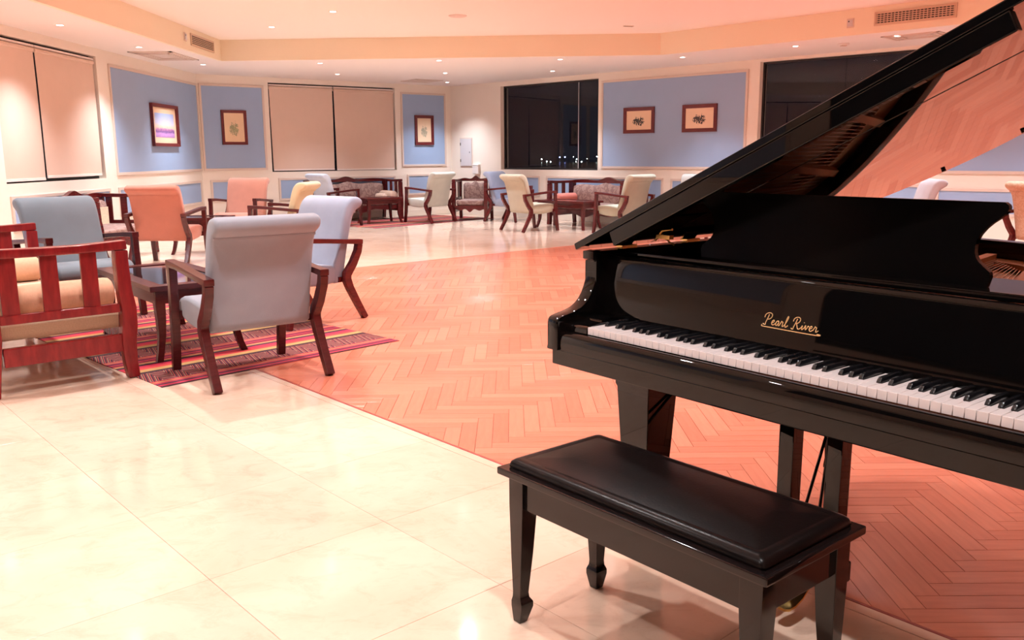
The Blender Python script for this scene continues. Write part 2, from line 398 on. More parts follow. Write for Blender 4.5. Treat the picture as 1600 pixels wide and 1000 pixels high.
# windows
def window(n, W, op, label, mull=None, depth=.12):
    a0, a1, z0, z1 = op
    o = empty('window_%d' % n); o.location = (W.p0.x, W.p0.y, 0); o.rotation_euler = (0, 0, W.rz); tag(o, label, kind='structure')
    t = .03
    def fr(bm):
        for c, s in ((((a0 + a1) / 2, depth, z0 + t / 2), (a1 - a0, .05, t)), (((a0 + a1) / 2, depth, z1 - t / 2), (a1 - a0, .05, t)),
                     ((a0 + t / 2, depth, (z0 + z1) / 2), (t, .05, z1 - z0 - 2 * t)), ((a1 - t / 2, depth, (z0 + z1) / 2), (t, .05, z1 - z0 - 2 * t))): add_box(bm, c, s)
    part('window_frame', 'dark', o, fr)
    ms = [a0 + t] + (mull or []) + [a1 - t]
    for i, (x0, x1) in enumerate(zip(ms, ms[1:])):
        boxpart('glass_pane', 'glass', o, ((x0 + x1) / 2, depth + (.012 if i % 2 else -.004), (z0 + z1) / 2), (x1 - x0 + (.015 if i else 0), .006, z1 - z0 - 2 * t))
    return o
window(1, wl, W1, 'left wall window behind two closed roller blinds', [10.6])
window(5, wl, W0, 'covered window of the left wall outside the view', [7.7])
window(6, wl, W00, 'bare dark window of the left wall beside the viewer', [-.5])
window(2, wb, W2, 'back wall window behind two closed roller blinds', [2.62])
window(3, wr, W3, 'dark night window with a sliding pane and harbour lights', [3.45])
boxpart('pane_edge', 'grey', bpy.data.objects['window_3'], (3.45, .105, 1.76), (.008, .012, 1.57))
window(4, wr, W4, 'tall dark window rising behind the piano lid', [8.5])
def blind(W, a0, a1, zt, zb, label, off=.03, skew=0, bow=.012):
    o = empty('roller_blind'); W.place(o, (a0 + a1) / 2, -off, zb); h = zt - zb; wd = a1 - a0
    tag(o, label, 'blind', 'closed roller blinds')
    def fab(bm):
        NX, NZ = 10, 12; g = []
        for iz in range(NZ + 1):
            row = []
            for ix in range(NX + 1):
                u = ix / NX - .5; v = iz / NZ
                row.append(Vector((u * (wd - skew * (1 - v)) , -bow * math.sin(v * PI) * math.cos(u * 2.6) + .004 * math.sin(u * 9 + v * 3), .03 + v * (h - .10))))
            g.append(row)
        F = [[bm.verts.new(p) for p in r] for r in g]; B = [[bm.verts.new(p + Vector((0, .004, 0))) for p in r] for r in g]
        for i in range(NZ):
            for j in range(NX):
                bm.faces.new((F[i][j], F[i][j + 1], F[i + 1][j + 1], F[i + 1][j])); bm.faces.new((B[i][j], B[i + 1][j], B[i + 1][j + 1], B[i][j + 1]))
        for i in range(NZ):
            bm.faces.new((F[i][0], F[i + 1][0], B[i + 1][0], B[i][0])); bm.faces.new((F[i][NX], B[i][NX], B[i + 1][NX], F[i + 1][NX]))
        for j in range(NX):
            bm.faces.new((F[0][j], B[0][j], B[0][j + 1], F[0][j + 1])); bm.faces.new((F[NZ][j], F[NZ][j + 1], B[NZ][j + 1], B[NZ][j]))
    part('blind_fabric', 'blind', o, fab)
    boxpart('weight_bar', 'blindbar', o, (0, 0, .015), (wd - skew, .018, .03), bevel=.004)
    bm = bm_new(); add_lathe(bm, [(.0, -wd / 2), (.028, -wd / 2), (.028, wd / 2), (0, wd / 2)], (0, .012, h - .055), 16, 'X'); fin('roller_tube', bm, 'blind', o)
    boxpart('blind_rail', 'blindbar', o, (0, .012, h - .012), (wd, .05, .024), bevel=.004)
blind(wl, 9.72, 10.585, 2.525, .975, 'nearer roller blind on the left wall, cut by photo edge', skew=.02)
blind(wl, 10.61, 12.07, 2.525, .995, 'wider roller blind on the left wall beside the blue panel', skew=.05)
blind(wl, 6.33, 7.68, 2.525, .975, 'blind on the left wall nearest the viewer, outside the view')
blind(wl, 7.72, 9.17, 2.525, .975, 'blind on the left wall second nearest, outside the view')
blind(wb, 1.33, 2.605, 2.545, .965, 'roller blind on the back wall beside framed green print', skew=.035)
blind(wb, 2.63, 3.945, 2.545, .955, 'roller blind on the back wall beside the narrow blue panel', skew=.03)

# ------------------------------------------------------------------ floor: marble tiles and parquet
TF = math.radians(-48.3); fa = Vector((math.cos(TF), math.sin(TF))); fb = Vector((-math.sin(TF), math.cos(TF)))
def uv(p): return (p.dot(fa), p.dot(fb))
def xy(a, b): return fa * a + fb * b
def clip(poly, p, n):          # keep the side where (x-p).n >= 0
    out = []
    for i in range(len(poly)):
        A, B = poly[i - 1], poly[i]; da, db = (A - p).dot(n), (B - p).dot(n)
        if (da >= 0) != (db >= 0): out.append(A + (B - A) * (da / (da - db)))
        if db >= 0: out.append(B)
    return out
ROOMN = []
for i in range(5):
    a, b = ROOM[i], ROOM[(i + 1) % 5]; d = (b - a).normalized(); ROOMN.append((a, Vector((d.y, -d.x))))
WA0, WB0, WB1, WA1 = -8.5, 2.24, 10.95, 4.0
def piece(poly, z0, z1, ch):
    """bevelled flat piece from a convex polygon (world xy)"""
    c = sum(poly, Vector((0, 0))) / len(poly)
    out = [[], []]
    n = len(poly)
    ins = []
    for i, p in enumerate(poly):
        a = (p - poly[i - 1]).normalized(); b = (poly[(i + 1) % n] - p).normalized()
        na = Vector((-a.y, a.x)); nb = Vector((-b.y, b.x)); m = na + nb
        if m.length < 1e-6: m = na
        k = ch / max(.4, m.dot(na)); q = m * k
        if (c - p).dot(q) < 0: q = -q
        ins.append(p + q)
    return [(p.x, p.y, z0) for p in poly], [(p.x, p.y, z1 - ch) for p in poly], [(p.x, p.y, z1) for p in ins]
def poly_area(p): return abs(sum(p[i - 1].x * p[i].y - p[i].x * p[i - 1].y for i in range(len(p)))) / 2
def dedupe(p):
    o = []
    for q in p:
        if not o or (q - o[-1]).length > 1e-4: o.append(q)
    if len(o) > 1 and (o[0] - o[-1]).length < 1e-4: o.pop()
    return o
def lay(pieces, base, name, mat, z0, z1, ch, ang=0):
    """the 300 pieces nearest the viewer as parts, the rest as one stuff part"""
    vis = lambda c: c.y > .2 and abs(c.x) < .75 * c.y + 1.2
    order = sorted(pieces, key=lambda p: ((0 if vis(p[1]) else 1), (p[1]).length))
    cache = {}
    for poly, c, rot, key in order[:300]:
        R = Matrix.Rotation(-rot, 2)
        if key and key in cache: me = cache[key]
        else:
            loc = [R @ (p - c) for p in poly]
            me = bpy.data.meshes.new(name); bm = bm_new(); add_loft(bm, [list(r) for r in piece(loc, z0, z1, ch)]); bmesh.ops.recalc_face_normals(bm, faces=bm.faces[:]); bm.to_mesh(me); bm.free(); me.materials.append(M[mat])
            if key: cache[key] = me
        o = bpy.data.objects.new(name, me); COL.objects.link(o); o.parent = base; o.location = (c.x, c.y, 0); o.rotation_euler = (0, 0, rot)
    vs, fs, tone = [], [], []
    for poly, c, rot, key in order[300:]:
        b0 = len(vs); rings = piece(poly, z0, z1, ch); n = len(poly); t = rnd.random()
        for r in rings: vs += r
        for k in range(2):
            for i in range(n): fs.append((b0 + k * n + i, b0 + k * n + (i + 1) % n, b0 + (k + 1) * n + (i + 1) % n, b0 + (k + 1) * n + i)); tone.append(t)
        fs.append(tuple(b0 + 2 * n + i for i in range(n))); tone.append(t)
    me = bpy.data.meshes.new(name); me.from_pydata(vs, [], fs); at = me.attributes.new('tone', 'FLOAT', 'FACE'); at.data.foreach_set('value', tone)
    bm = bm_new(); bm.from_mesh(me); bmesh.ops.recalc_face_normals(bm, faces=bm.faces[:]); bm.to_mesh(me); bm.free()
    me.materials.append(M[mat]); o = bpy.data.objects.new(name + 's', me); COL.objects.link(o); o.parent = base; o['kind'] = 'stuff'
bm = bm_new(); add_prism(bm, [(p.x, p.y) for p in (Vector((-5.7, -3.2)), Vector((-5.7, 16)), Vector((-1.26, 19.35)), Vector((9.2, 9.05)), Vector((9.2, -3.2)))], XY, -.10, -.006)
floor = tag(fin('floor', bm, 'grout', smooth=False), 'glossy beige marble floor of large square tiles', kind='structure')
G = .0006
PA = .61; PB = .62
alines = [-2.42 + PA * k for k in range(-40, 40)]; blines = [WB0 - .06 - PB * k for k in range(-40, 20)]
alines = sorted(set(alines) | {WA0}); blines = sorted(set(blines) | {WB0 - .06, WB1})
tiles = []
for a0, a1 in zip(alines, alines[1:]):
    for b0, b1 in zip(blines, blines[1:]):
        ca, cb = (a0 + a1) / 2, (b0 + b1) / 2
        if WA0 < ca < WA1 and WB0 - .06 < cb < WB1: continue
        poly = [xy(a0 + G, b0 + G), xy(a1 - G, b0 + G), xy(a1 - G, b1 - G), xy(a0 + G, b1 - G)]
        full = True
        for p, n in ROOMN:
            q = clip(poly, p, n)
            if len(q) != 4: full = False
            poly = q
            if len(poly) < 3: break
        poly = dedupe(poly) if len(poly) >= 3 else poly
        if len(poly) < 3 or poly_area(poly) < .002: continue
        c = xy(ca, cb)
        tiles.append((poly, c, TF, ('t', round(a1 - a0, 3), round(b1 - b0, 3)) if full and abs(poly_area(poly) - (a1 - a0 - 2 * G) * (b1 - b0 - 2 * G)) < 1e-5 else None))
lay(tiles, floor, 'marble_tile', 'marble', -.006, 0, .0005)
# parquet: herringbone, boards running along world x and y
bm = bm_new(); q = [xy(WA0, WB0 - .06), xy(WA1, WB0 - .06), xy(WA1, WB1), xy(WA0, WB1)]; add_prism(bm, [(p.x, p.y) for p in q], XY, -.05, -.0035)
pq = tag(fin('floor', bm, 'parqgap', smooth=False), 'orange herringbone parquet dance floor', kind='structure')
PWd, PLn = .0725, .435      # six board widths to a length
planks = []
win = [xy(WA0 + .05, WB0), xy(WA1, WB0), xy(WA1, WB1), xy(WA0 + .05, WB1)]
wn_ = [(xy(WA0 + .05, 0), fa), (xy(WA1, 0), -fa), (xy(0, WB0), fb), (xy(0, WB1), -fb)]
KR = 6
xs = [p.x for p in win]; ys = [p.y for p in win]
def hx():
    # herringbone: step (w,w) along the zigzag, columns offset by (L,-L)
    for i in range(-260, 260):
        for j in range(-40, 40):
            ox = i * PWd + j * PLn; oy = i * PWd - j * PLn
            yield ('h', ox, oy); yield ('v', ox, oy)
ox0, oy0 = 1.504, 3.467
for kind, ox, oy in hx():
    if kind == 'h': x0, x1, y0, y1 = ox, ox + PLn, oy, oy + PWd
    else: x0, x1, y0, y1 = ox - 0, ox + PWd, oy + PWd, oy + PWd + PLn
    x0 += ox0; x1 += ox0; y0 += oy0; y1 += oy0
    if x1 < min(xs) or x0 > max(xs) or y1 < min(ys) or y0 > max(ys): continue
    g = .0007
    poly = [Vector((x0 + g, y0 + g)), Vector((x1 - g, y0 + g)), Vector((x1 - g, y1 - g)), Vector((x0 + g, y1 - g))]
    c = sum(poly, Vector((0, 0))) / 4
    if c.y < -1.6: continue
    for p, n in wn_:
        poly = clip(poly, p, n)
        if len(poly) < 3: break
    poly = dedupe(poly) if len(poly) >= 3 else poly
    if len(poly) < 3 or poly_area(poly) < .0004: continue
    full = abs(poly_area(poly) - (PLn - 2 * g) * (PWd - 2 * g)) < 1e-6
    rot = 0 if kind == 'h' else PI / 2
    planks.append((poly, c, rot, ('p',) if full else None))
lay(planks, pq, 'plank', 'parquet', -.0035, 0.0, .0009)
for a0, a1, b0, b1, mt, nm in ((WA0, WA1, WB0 - .0585, WB0 - .014, 'marble', 'border_stone'), (WA0, WA1, WB0 - .0125, WB0 - .001, 'parqtrim', 'border_strip'), (WA0, WA0 + .014, WB0, WB1, 'parqtrim', 'border_strip'), (WA0 + .0155, WA0 + .049, WB0, WB1, 'parquet', 'border_board')):
    q = [xy(a0, b0), xy(a1, b0), xy(a1, b1), xy(a0, b1)]
    bm = bm_new(); add_loft(bm, [list(r) for r in piece(q, -.0035, .0005, .001)]); fin(nm, bm, mt, pq, smooth=False)

# ------------------------------------------------------------------ ceiling fixtures
def downlight(x, y, z, label, group, power=LAMP_W, cone=125, col=LAMP_COL):
    o = empty('downlight', (x, y, z)); tag(o, label, 'downlight', group)
    bm = bm_new(); add_lathe(bm, [(.036, -.001), (.038, -.006), (.052, -.006), (.055, -.002), (.055, 0), (.036, 0)], n=24); fin('trim_ring', bm, 'chrome', o)
    bm = bm_new(); add_lathe(bm, [(0, -.004), (.036, -.003), (.036, 0), (0, 0)], n=20); fin('lamp_lens', bm, 'lamp', o)
    ld = bpy.data.lights.new('downlight_beam', 'SPOT'); ld.energy = power; ld.color = col; ld.spot_size = math.radians(cone); ld.spot_blend = .9 if cone > 110 else 1.0; ld.shadow_soft_size = .04
    lo = bpy.data.objects.new('downlight_beam', ld); COL.objects.link(lo); lo.parent = o; lo.location = (0, 0, -.02)
SOFF = [(-4.91, 10.0, 'downlight above the left wall blinds, nearest of the row'), (-4.88, 12.0, 'downlight above the blue panel edge on the left wall'), (-4.83, 14.3, 'downlight near the left room corner, last of the wall row'),
        (-2.97, 14.2, 'downlight on the soffit just past the tray step, twin spot'), (-3.07, 16.1, 'downlight over the back wall blinds'), (-1.09, 13.9, 'soffit downlight nearest the tray in the middle group of three'), (-1.15, 16.0, 'middle of three soffit downlights before the white wall'),
        (-1.26, 18.0, 'farthest soffit downlight, washing the white wall'), (.76, 13.85, 'soffit downlight nearest the tray before the dark window'), (.73, 15.75, 'downlight close above the dark harbour window'),
        (2.58, 13.65, 'downlight above the two framed calligraphy pictures'), (3.86, 12.35, 'downlight above the dark window behind the piano lid'), (4.78, 11.3, 'rightmost visible downlight beside the piano lid edge'),
        (-4.91, 8.0, 'left soffit downlight outside the view'), (-4.91, 6.0, 'second left soffit downlight outside the view'), (-4.91, 3.8, 'third left soffit downlight outside the view'), (5.9, 10.2, 'right soffit downlight outside the view'), (7.2, 8.9, 'second right soffit downlight outside the view')]
for x, y, l in SOFF: downlight(x, y, ZS, l, 'downlights of the lower ceiling', LAMP_W * 1.0, 104, (.86, .91, 1.0))
TRL = [(-3.23, 12.42, 'left of the two visible downlights on the raised ceiling'), (-2.15, 11.15, 'right of the two visible downlights on the raised ceiling')]
for x, y, l in TRL: downlight(x, y, ZT, l, 'downlights of the raised ceiling')
k = 0
for x, y in ((-3.3, 9.6), (-3.3, 7.0), (-1.9, 8.5), (-.6, 9.9), (-3.3, 4.2), (-1.8, 5.6), (-.4, 7.1), (1.0, 8.5), (2.5, 10.2), (-2.6, 2.2), (-1.2, 3.3), (.3, 4.3), (1.6, 5.6), (3.0, 7.0), (4.6, 8.2), (-1.4, .6), (.2, 1.2), (4.4, 3.9), (5.2, 5.6), (3.5, 5.3)):  # last lamp is an addition, brightening the parquet mirrored in the raised lid
    k += 1; downlight(x, y, ZT, ['raised ceiling downlight outside the view, over the dance floor', 'raised ceiling downlight outside the view, over the marble floor'][(Vector((x, y)).dot(fb) < WB0)], 'unseen downlights of the raised ceiling', LAMP_W * (.70 if y < 4.6 and x < 1 else 1))
# speaker, slot, detector, diffusers
bm = bm_new(); add_lathe(bm, [(0, -.012), (.10, -.012), (.115, -.006), (.115, 0), (0, 0)], n=28); tag(fin('ceiling_speaker', bm, 'mould', loc=(-.66, 11.55, ZT)), 'round flush ceiling speaker on the raised ceiling', 'speaker')
o = empty('ceiling_slot', (1.62, 12.55, ZT)); tag(o, 'small dark slot fitting on the raised ceiling', 'ceiling fitting'); o.rotation_euler = (0, 0, .25)
boxpart('slot_frame', 'grille', o, (0, 0, -.004), (.14, .05, .008), bevel=.002); boxpart('slot_gap', 'dark', o, (0, 0, -.007), (.12, .02, .004))
o = empty('smoke_detector', (4.42, 12.1, ZS)); tag(o, 'small square detector on the soffit above the dark window', 'smoke detector')
boxpart('detector_base', 'white', o, (0, 0, -.01), (.11, .11, .02), bevel=.004); boxpart('detector_head', 'mould', o, (0, 0, -.028), (.07, .07, .018), bevel=.005)
def diffuser(x, y, rz, sx, sy, label):
    o = empty('ceiling_diffuser', (x, y, ZS), rz); tag(o, label, 'air vent', 'square air diffusers')
    def fr(bm):
        for s_, z in ((1, .0), (.78, -.003), (.56, -.006)):
            for ax in (0, 1):
                for sg in (-1, 1):
                    if ax == 0: add_box(bm, (sg * sx / 2 * s_ * .94, 0, -.006 + z * .3), (sx * .06, sy * s_, .012))
                    else: add_box(bm, (0, sg * sy / 2 * s_ * .94, -.006 + z * .3), (sx * s_, sy * .06, .012))
    part('vent_frame', 'mould', o, fr); boxpart('vent_panel', 'mould', o, (0, 0, -.001), (sx * .96, sy * .96, .002)); boxpart('vent_core', 'mould', o, (0, 0, -.006), (sx * .4, sy * .4, .006))
diffuser(-4.95, 13.05, 0, .60, 1.1, 'square air diffuser in the soffit over the left wall')
diffuser(-1.72, 17.6, math.atan2(dC.y, dC.x), .6, .6, 'square air diffuser in the soffit near the back corner')
diffuser(5.05, 11.35, math.atan2(dR.y, dR.x), .7, .5, 'square air diffuser in the soffit beside the piano lid')
def grille(p, rz, wd, h, nv, nh, label):
    o = empty('air_grille', p, rz); tag(o, label, 'air vent', 'air conditioning grilles on the ceiling step')
    boxpart('grille_panel', 'dark', o, (0, -.004, 0), (wd, .006, h))
    def fr(bm):
        t = .022
        for c, s in (((0, -.010, h / 2), (wd + t, .018, t)), ((0, -.010, -h / 2), (wd + t, .018, t)), ((wd / 2, -.010, 0), (t, .018, h)), ((-wd / 2, -.010, 0), (t, .018, h))): add_box(bm, c, s)
    part('grille_frame', 'grille', o, fr)
    for i in range(nh): boxpart('slat', 'grille', o, (0, -.010, -h / 2 + h * (i + .5) / nh), (wd, .010, .010))
    for i in range(nv): boxpart('fin', 'grille', o, (-wd / 2 + wd * (i + .5) / nv, -.012, 0), (.008, .006, h))
grille((-4.37, 12.95, 2.815), PI / 2, .92, .14, 0, 6, 'louvred air grille on the left ceiling step')
rR = math.atan2(TRAY[3].y - TRAY[2].y, TRAY[3].x - TRAY[2].x)
def tr(t): 
    d = (TRAY[3] - TRAY[2]).normalized(); p = TRAY[2] + d * t; return p
p = tr(3.62); grille((p.x, p.y, 2.815), rR, .92, .14, 22, 6, 'long air grille on the right ceiling step above the lid')
def thermo(p, rz, label):
    o = empty('wall_sensor', p, rz); tag(o, label, 'sensor', 'small sensors beside the air grilles')
    boxpart('sensor_plate', 'mould', o, (0, -.006, 0), (.09, .012, .11), bevel=.003); boxpart('sensor_face', 'grey', o, (0, -.015, 0), (.06, .010, .075), bevel=.002); boxpart('sensor_button', 'dark', o, (-.015, -.021, .02), (.015, .004, .015))
thermo((-4.37, 12.28, 2.82), PI / 2, 'small reddish sensor box beside the left air grille')
p = tr(2.85); thermo((p.x, p.y, 2.80), rR, 'small square sensor beside the right air grille')

# ------------------------------------------------------------------ pictures, access door
def scribble(name, base, ink, kind):
    m, nt, b = newmat(name); L = nt.links.new
    tc = N(nt, 'TexCoord'); sp = N(nt, 'SeparateXYZ'); L(tc.outputs['Generated'], sp.inputs[0])
    n = N(nt, 'TexNoise'); setin(n, Scale=(9 if kind != 'sky' else 6), Detail=4, Roughness=.7)
    mp = N(nt, 'Mapping'); mp.inputs['Scale'].default_value = (1.6, 1, .8) if kind == 'ink' else (1, 1, 1.6); L(tc.outputs['Generated'], mp.inputs[0]); L(mp.outputs[0], n.inputs['Vector'])
    if kind == 'sky':
        r = N(nt, 'ValToRGB'); c = r.color_ramp; c.elements[0].position = 0; c.elements[0].color = (.42, .22, .50, 1); c.elements[1].position = 1; c.elements[1].color = (.36, .48, .80, 1)
        for p, cc in ((.14, (.55, .30, .62)), (.24, (.16, .08, .28)), (.34, (.50, .22, .42)), (.42, (.85, .60, .45)), (.6, (.60, .62, .80))):
            e = c.elements.new(p); e.color = (*cc, 1)
        a = N(nt, 'Math', operation='MULTIPLY_ADD'); a.inputs[1].default_value = .28; L(n.outputs['Fac'], a.inputs[0])
        s = N(nt, 'Math', operation='SUBTRACT'); s.inputs[1].default_value = .14; L(sp.outputs['Z'], s.inputs[0]); L(s.outputs[0], a.inputs[2]); L(a.outputs[0], r.inputs[0]); L(r.outputs[0], b.inputs['Base Color'])
    else:
        # ink gathers in the middle of the sheet
        vx = N(nt, 'Vector' + 'Math', operation='DISTANCE'); vx.inputs[1].default_value = (.5, 0, .45); L(tc.outputs['Generated'], vx.inputs[0])
        mr = N(nt, 'MapRange'); mr.inputs[1].default_value = .18; mr.inputs[2].default_value = .40; mr.inputs[3].default_value = .13; mr.inputs[4].default_value = -.3; L(vx.outputs['Value'], mr.inputs[0])
        a = N(nt, 'Math', operation='ADD'); L(n.outputs['Fac'], a.inputs[0]); L(mr.outputs[0], a.inputs[1])
        r = N(nt, 'ValToRGB'); r.color_ramp.elements[0].position = .55; r.color_ramp.elements[1].position = .60
        r.color_ramp.elements[0].color = (*base, 1); r.color_ramp.elements[1].color = (*ink, 1); L(a.outputs[0], r.inputs[0]); L(r.outputs[0], b.inputs['Base Color'])
    b.inputs['Roughness'].default_value = .6
    return m
def picture(W, a0, a1, z0, z1, fw, art, label, mat_w=0, tilt=0, depth=.03):
    wd, h = a1 - a0, z1 - z0
    o = empty('framed_picture'); W.place(o, (a0 + a1) / 2, .009, z0); tag(o, label, 'picture', 'framed pictures on the walls')
    def fr(bm):
        ou = [(-wd / 2, 0), (wd / 2, 0), (wd / 2, h), (-wd / 2, h)]; inn = [(-wd / 2 + fw, fw), (wd / 2 - fw, fw), (wd / 2 - fw, h - fw), (-wd / 2 + fw, h - fw)]
        for i in range(4):
            j = (i + 1) % 4
            add_loft(bm, [[(ou[i][0], 0, ou[i][1]), (ou[i][0], -depth, ou[i][1]), (inn[i][0], -depth * .7, inn[i][1]), (inn[i][0], 0, inn[i][1])], [(ou[j][0], 0, ou[j][1]), (ou[j][0], -depth, ou[j][1]), (inn[j][0], -depth * .7, inn[j][1]), (inn[j][0], 0, inn[j][1])]])
    part('picture_frame', 'frame', o, fr)
    boxpart('mat_board', 'mat', o, (0, -.006, h / 2), (wd - 2 * fw, .008, h - 2 * fw))
    m = scribble('artwork_' + art[0], *art[1:])
    boxpart('artwork', m, o, (0, -.011, h / 2), (wd - 2 * fw - 2 * mat_w, .003, h - 2 * fw - 2 * mat_w))
picture(wl, 13.73, 14.78, 1.40, 2.05, .05, ('sailboats', (.8, .7, .6), (.1, .1, .1), 'sky'), 'framed watercolour of purple harbour with cream mat, on left panel', .09, depth=.05)
picture(wb, .39, .855, 1.445, 2.055, .05, ('green', (.84, .62, .40), (.30, .30, .16), 'ink'), 'framed pale green print near the left room corner')
picture(wb, 4.405, 4.855, 1.446, 2.048, .06, ('grey', (.84, .66, .46), (.38, .36, .26), 'ink'), 'tall narrow framed print on the narrow blue panel')
picture(wr, 4.595, 5.245, 1.59, 2.03, .06, ('calligraphy', (.86, .62, .42), (.03, .03, .03), 'ink'), 'framed ink drawing nearest the dark harbour window')
picture(wr, 5.815, 6.47, 1.586, 2.03, .06, ('strokes', (.90, .66, .47), (.05, .04, .04), 'ink'), 'framed ink drawing under the bright spot, nearest the piano')
o = empty('access_door'); wr.place(o, .475, .001, 1.0); tag(o, 'small grey access door set in the white wall', 'access door')
boxpart('door_frame', 'mould', o, (0, -.004, .29), (.38, .008, .60), bevel=.002); boxpart('door_leaf', 'grey', o, (0, -.012, .29), (.34, .014, .56), bevel=.003)
for z in (.12, .46): boxpart('hinge', 'rubber', o, (-.155, -.022, z), (.016, .012, .06), bevel=.002)
boxpart('keyhole', 'rubber', o, (.12, -.020, .29), (.014, .006, .03))
o = empty('wall_box'); wr.place(o, .80, .001, .85); tag(o, 'small white box on the wall beside the grey access door', 'box')
boxpart('box_body', 'white', o, (0, -.03, .085), (.17, .06, .17), bevel=.006); boxpart('box_lid', 'white', o, (0, -.032, .18), (.185, .066, .02), bevel=.004)

# ------------------------------------------------------------------ outside: sea and harbour lights
bm = bm_new(); add_box(bm, (60, 300, -2.5), (900, 560, .2)); o = tag(fin('sea', bm, 'water', smooth=False), 'dark night sea beyond the windows', kind='structure')
HL = [((847, 249), 'w', 1.1), ((855, 252), 'w', 1.0), ((861, 252.7), 'w', .8), ((875, 246), 'b', 1.0), ((883, 245.6), 'b', 1.1), ((896, 245.4), 'w', .7), ((901, 249), 'w', 1.0), ((900, 252.5), 'w', .7), ((908.5, 252.6), 'w', .8), ((932, 245), 'w', .9), ((917, 248), 'w', .5)]
for (px, py), kcol, s in HL:
    Y = 400.0; X = (px - 800) / CF * Y; dz = -(py - 241.6 + .0062 * (px - 800)) / CF * Y
    bm = bm_new(); r = .21 * s; add_lathe(bm, [(0, -r), (r * .7, -r * .7), (r, 0), (r * .7, r * .7), (0, r)], n=10)
    tag(fin('harbour_light', bm, 'light' + kcol, loc=(X, Y, CZ + dz)), ('tiny blue' if kcol == 'b' else 'tiny white') + ' harbour light far outside the dark window', 'light', ('blue' if kcol == 'b' else 'white') + ' harbour lights across the water')

# ------------------------------------------------------------------ rugs
def rug(x, y, rz, wd, ln, label):
    bm = bm_new(); add_box(bm, (wd / 2, ln / 2, .0022), (wd, ln, .003))
    bmesh.ops.subdivide_edges(bm, edges=bm.edges[:], cuts=6, use_grid_fill=True)
    for v in bm.verts:
        e = max(abs(v.co.x / wd - .5), abs(v.co.y / ln - .5))
        if e > .46: v.co.x += .006 * math.sin(v.co.y * 7); v.co.y += .006 * math.sin(v.co.x * 6)
    o = fin('rug', bm, 'rug', loc=(x, y, .0), rz=rz, ang=60); tag(o, label, 'rug', 'striped kilim rugs')
rug(-1.915, 4.644, math.radians(46.2), 1.655, 2.75, 'striped red kilim rug under the near table and grey chairs')
rug(-2.33, 15.17, math.radians(49.2), 3.04, 1.72, 'striped red kilim rug under the far table at the back')

# ------------------------------------------------------------------ upholstered armchairs
def make_armchair(wood):
    root = empty('armchair')
    X = .325
    back = chaikin([(-.20, .29), (-.212, .36), (-.24, .50), (-.272, .64), (-.305, .755), (-.335, .815), (-.375, .835), (-.41, .86), (-.418, .895), (-.395, .92), (-.35, .93), (-.30, .918), (-.255, .875), (-.222, .79), (-.19, .66), (-.15, .52), (-.115, .43), (-.10, .36), (-.10, .285)], 1)
    part('backrest', 'greyblue', root, lambda bm: add_pillow(bm, back, YZ, -.294, .294, .022), ang=50)
    seat = chaikin([(-.19, .31), (-.17, .415), (0, .44), (.18, .452), (.28, .44), (.325, .405), (.328, .36), (.29, .318), (.15, .288), (-.05, .278)], 2)
    part('seat', 'greyblue', root, lambda bm: add_pillow(bm, seat, YZ, -.292, .292, .022), ang=50)
    crease = [(-.345, .817), (-.338, .822), (-.332, .812), (-.34, .806)]
    part('back_piping', 'greyblue', root, lambda bm: add_prism(bm, crease, YZ, -.285, .285))
    for s in (-1, 1):
        x0, x1 = s * X - .024, s * X + .024
        part('armrest', wood, root, lambda bm: add_strip(bm, [(-.352, .590), (-.2, .602), (0, .620), (.15, .632), (.305, .636)], [.038, .034, .034, .036, .042], YZ, x0 - .004, x1 + .004), .005)
        part('leg', wood, root, lambda bm: add_strip(bm, [(.280, .618), (.284, .50), (.292, .38), (.305, .2), (.335, 0)], [.048, .046, .054, .048, .038], YZ, x0, x1), .005)
        part('leg', wood, root, lambda bm: add_strip(bm, [(-.328, .575), (-.315, .52), (-.265, .43), (-.205, .355), (-.200, .315), (-.225, .25), (-.295, .12), (-.365, 0)], [.05, .052, .056, .062, .064, .056, .048, .042], YZ, x0, x1), .005)
    part('seat_rail', wood, root, lambda bm: (add_box(bm, (0, .27, .335), (.61, .03, .05)), add_box(bm, (0, -.16, .315), (.61, .03, .04))))
    return root
proto = make_armchair('mahog')
CH = [  # x, y, deg, fabric, label, wood, group
    (-1.525, 4.985, 37.5, 'greyblue', 'grey upholstered armchair seen from behind, nearest on the striped rug', 'mahog'),
    (-1.63, 6.66, 139.0, 'skyblue', 'blue grey armchair with red wood arm, standing at the rug edge on the parquet', 'midwood'),
    (-3.40, 6.86, 229.5, 'slate', 'slate blue armchair facing the viewer behind the red settee', 'mahog'),
    (-4.0, 10.25, -2.0, 'orange', 'orange armchair with its back turned, by the left wall', 'mahog'),
    (-3.9, 12.75, 174.0, 'salmon', 'salmon pink armchair facing the viewer under the green print', 'mahog'),
    (-2.84, 10.95, 84.0, 'yellow', 'cream yellow armchair in profile behind the blue grey chair', 'mahog'),
    (-3.16, 15.82, -46.0, 'whiteblue', 'pale blue armchair in front of the back wall settee', 'mahog'),
    (-1.53, 16.60, 52.0, 'mint', 'pale mint armchair turned away, on the far striped rug', 'midwood'),
    (-.03, 16.75, 238.0, 'lavender', 'lavender blue armchair under the dark harbour window', 'midwood'),
    (.305, 14.62, -56.0, 'cream', 'cream armchair with its back turned, left of the far right table', 'midwood'),
    (1.77, 13.95, 43.7, 'palegreen', 'pale green armchair with its back turned, beside the piano lid', 'midwood'),
    (2.75, 13.35, 150.0, 'palegrey', 'pale grey armchair whose top shows above the lower piano lid', 'midwood'),
    (4.62, 10.45, 80.0, 'lilac', 'white lilac armchair whose top shows above the music desk', 'midwood'),
    (5.80, 9.4, -75.0, 'peach', 'peach patterned armchair cut by the photo edge behind the piano', 'midwood')]
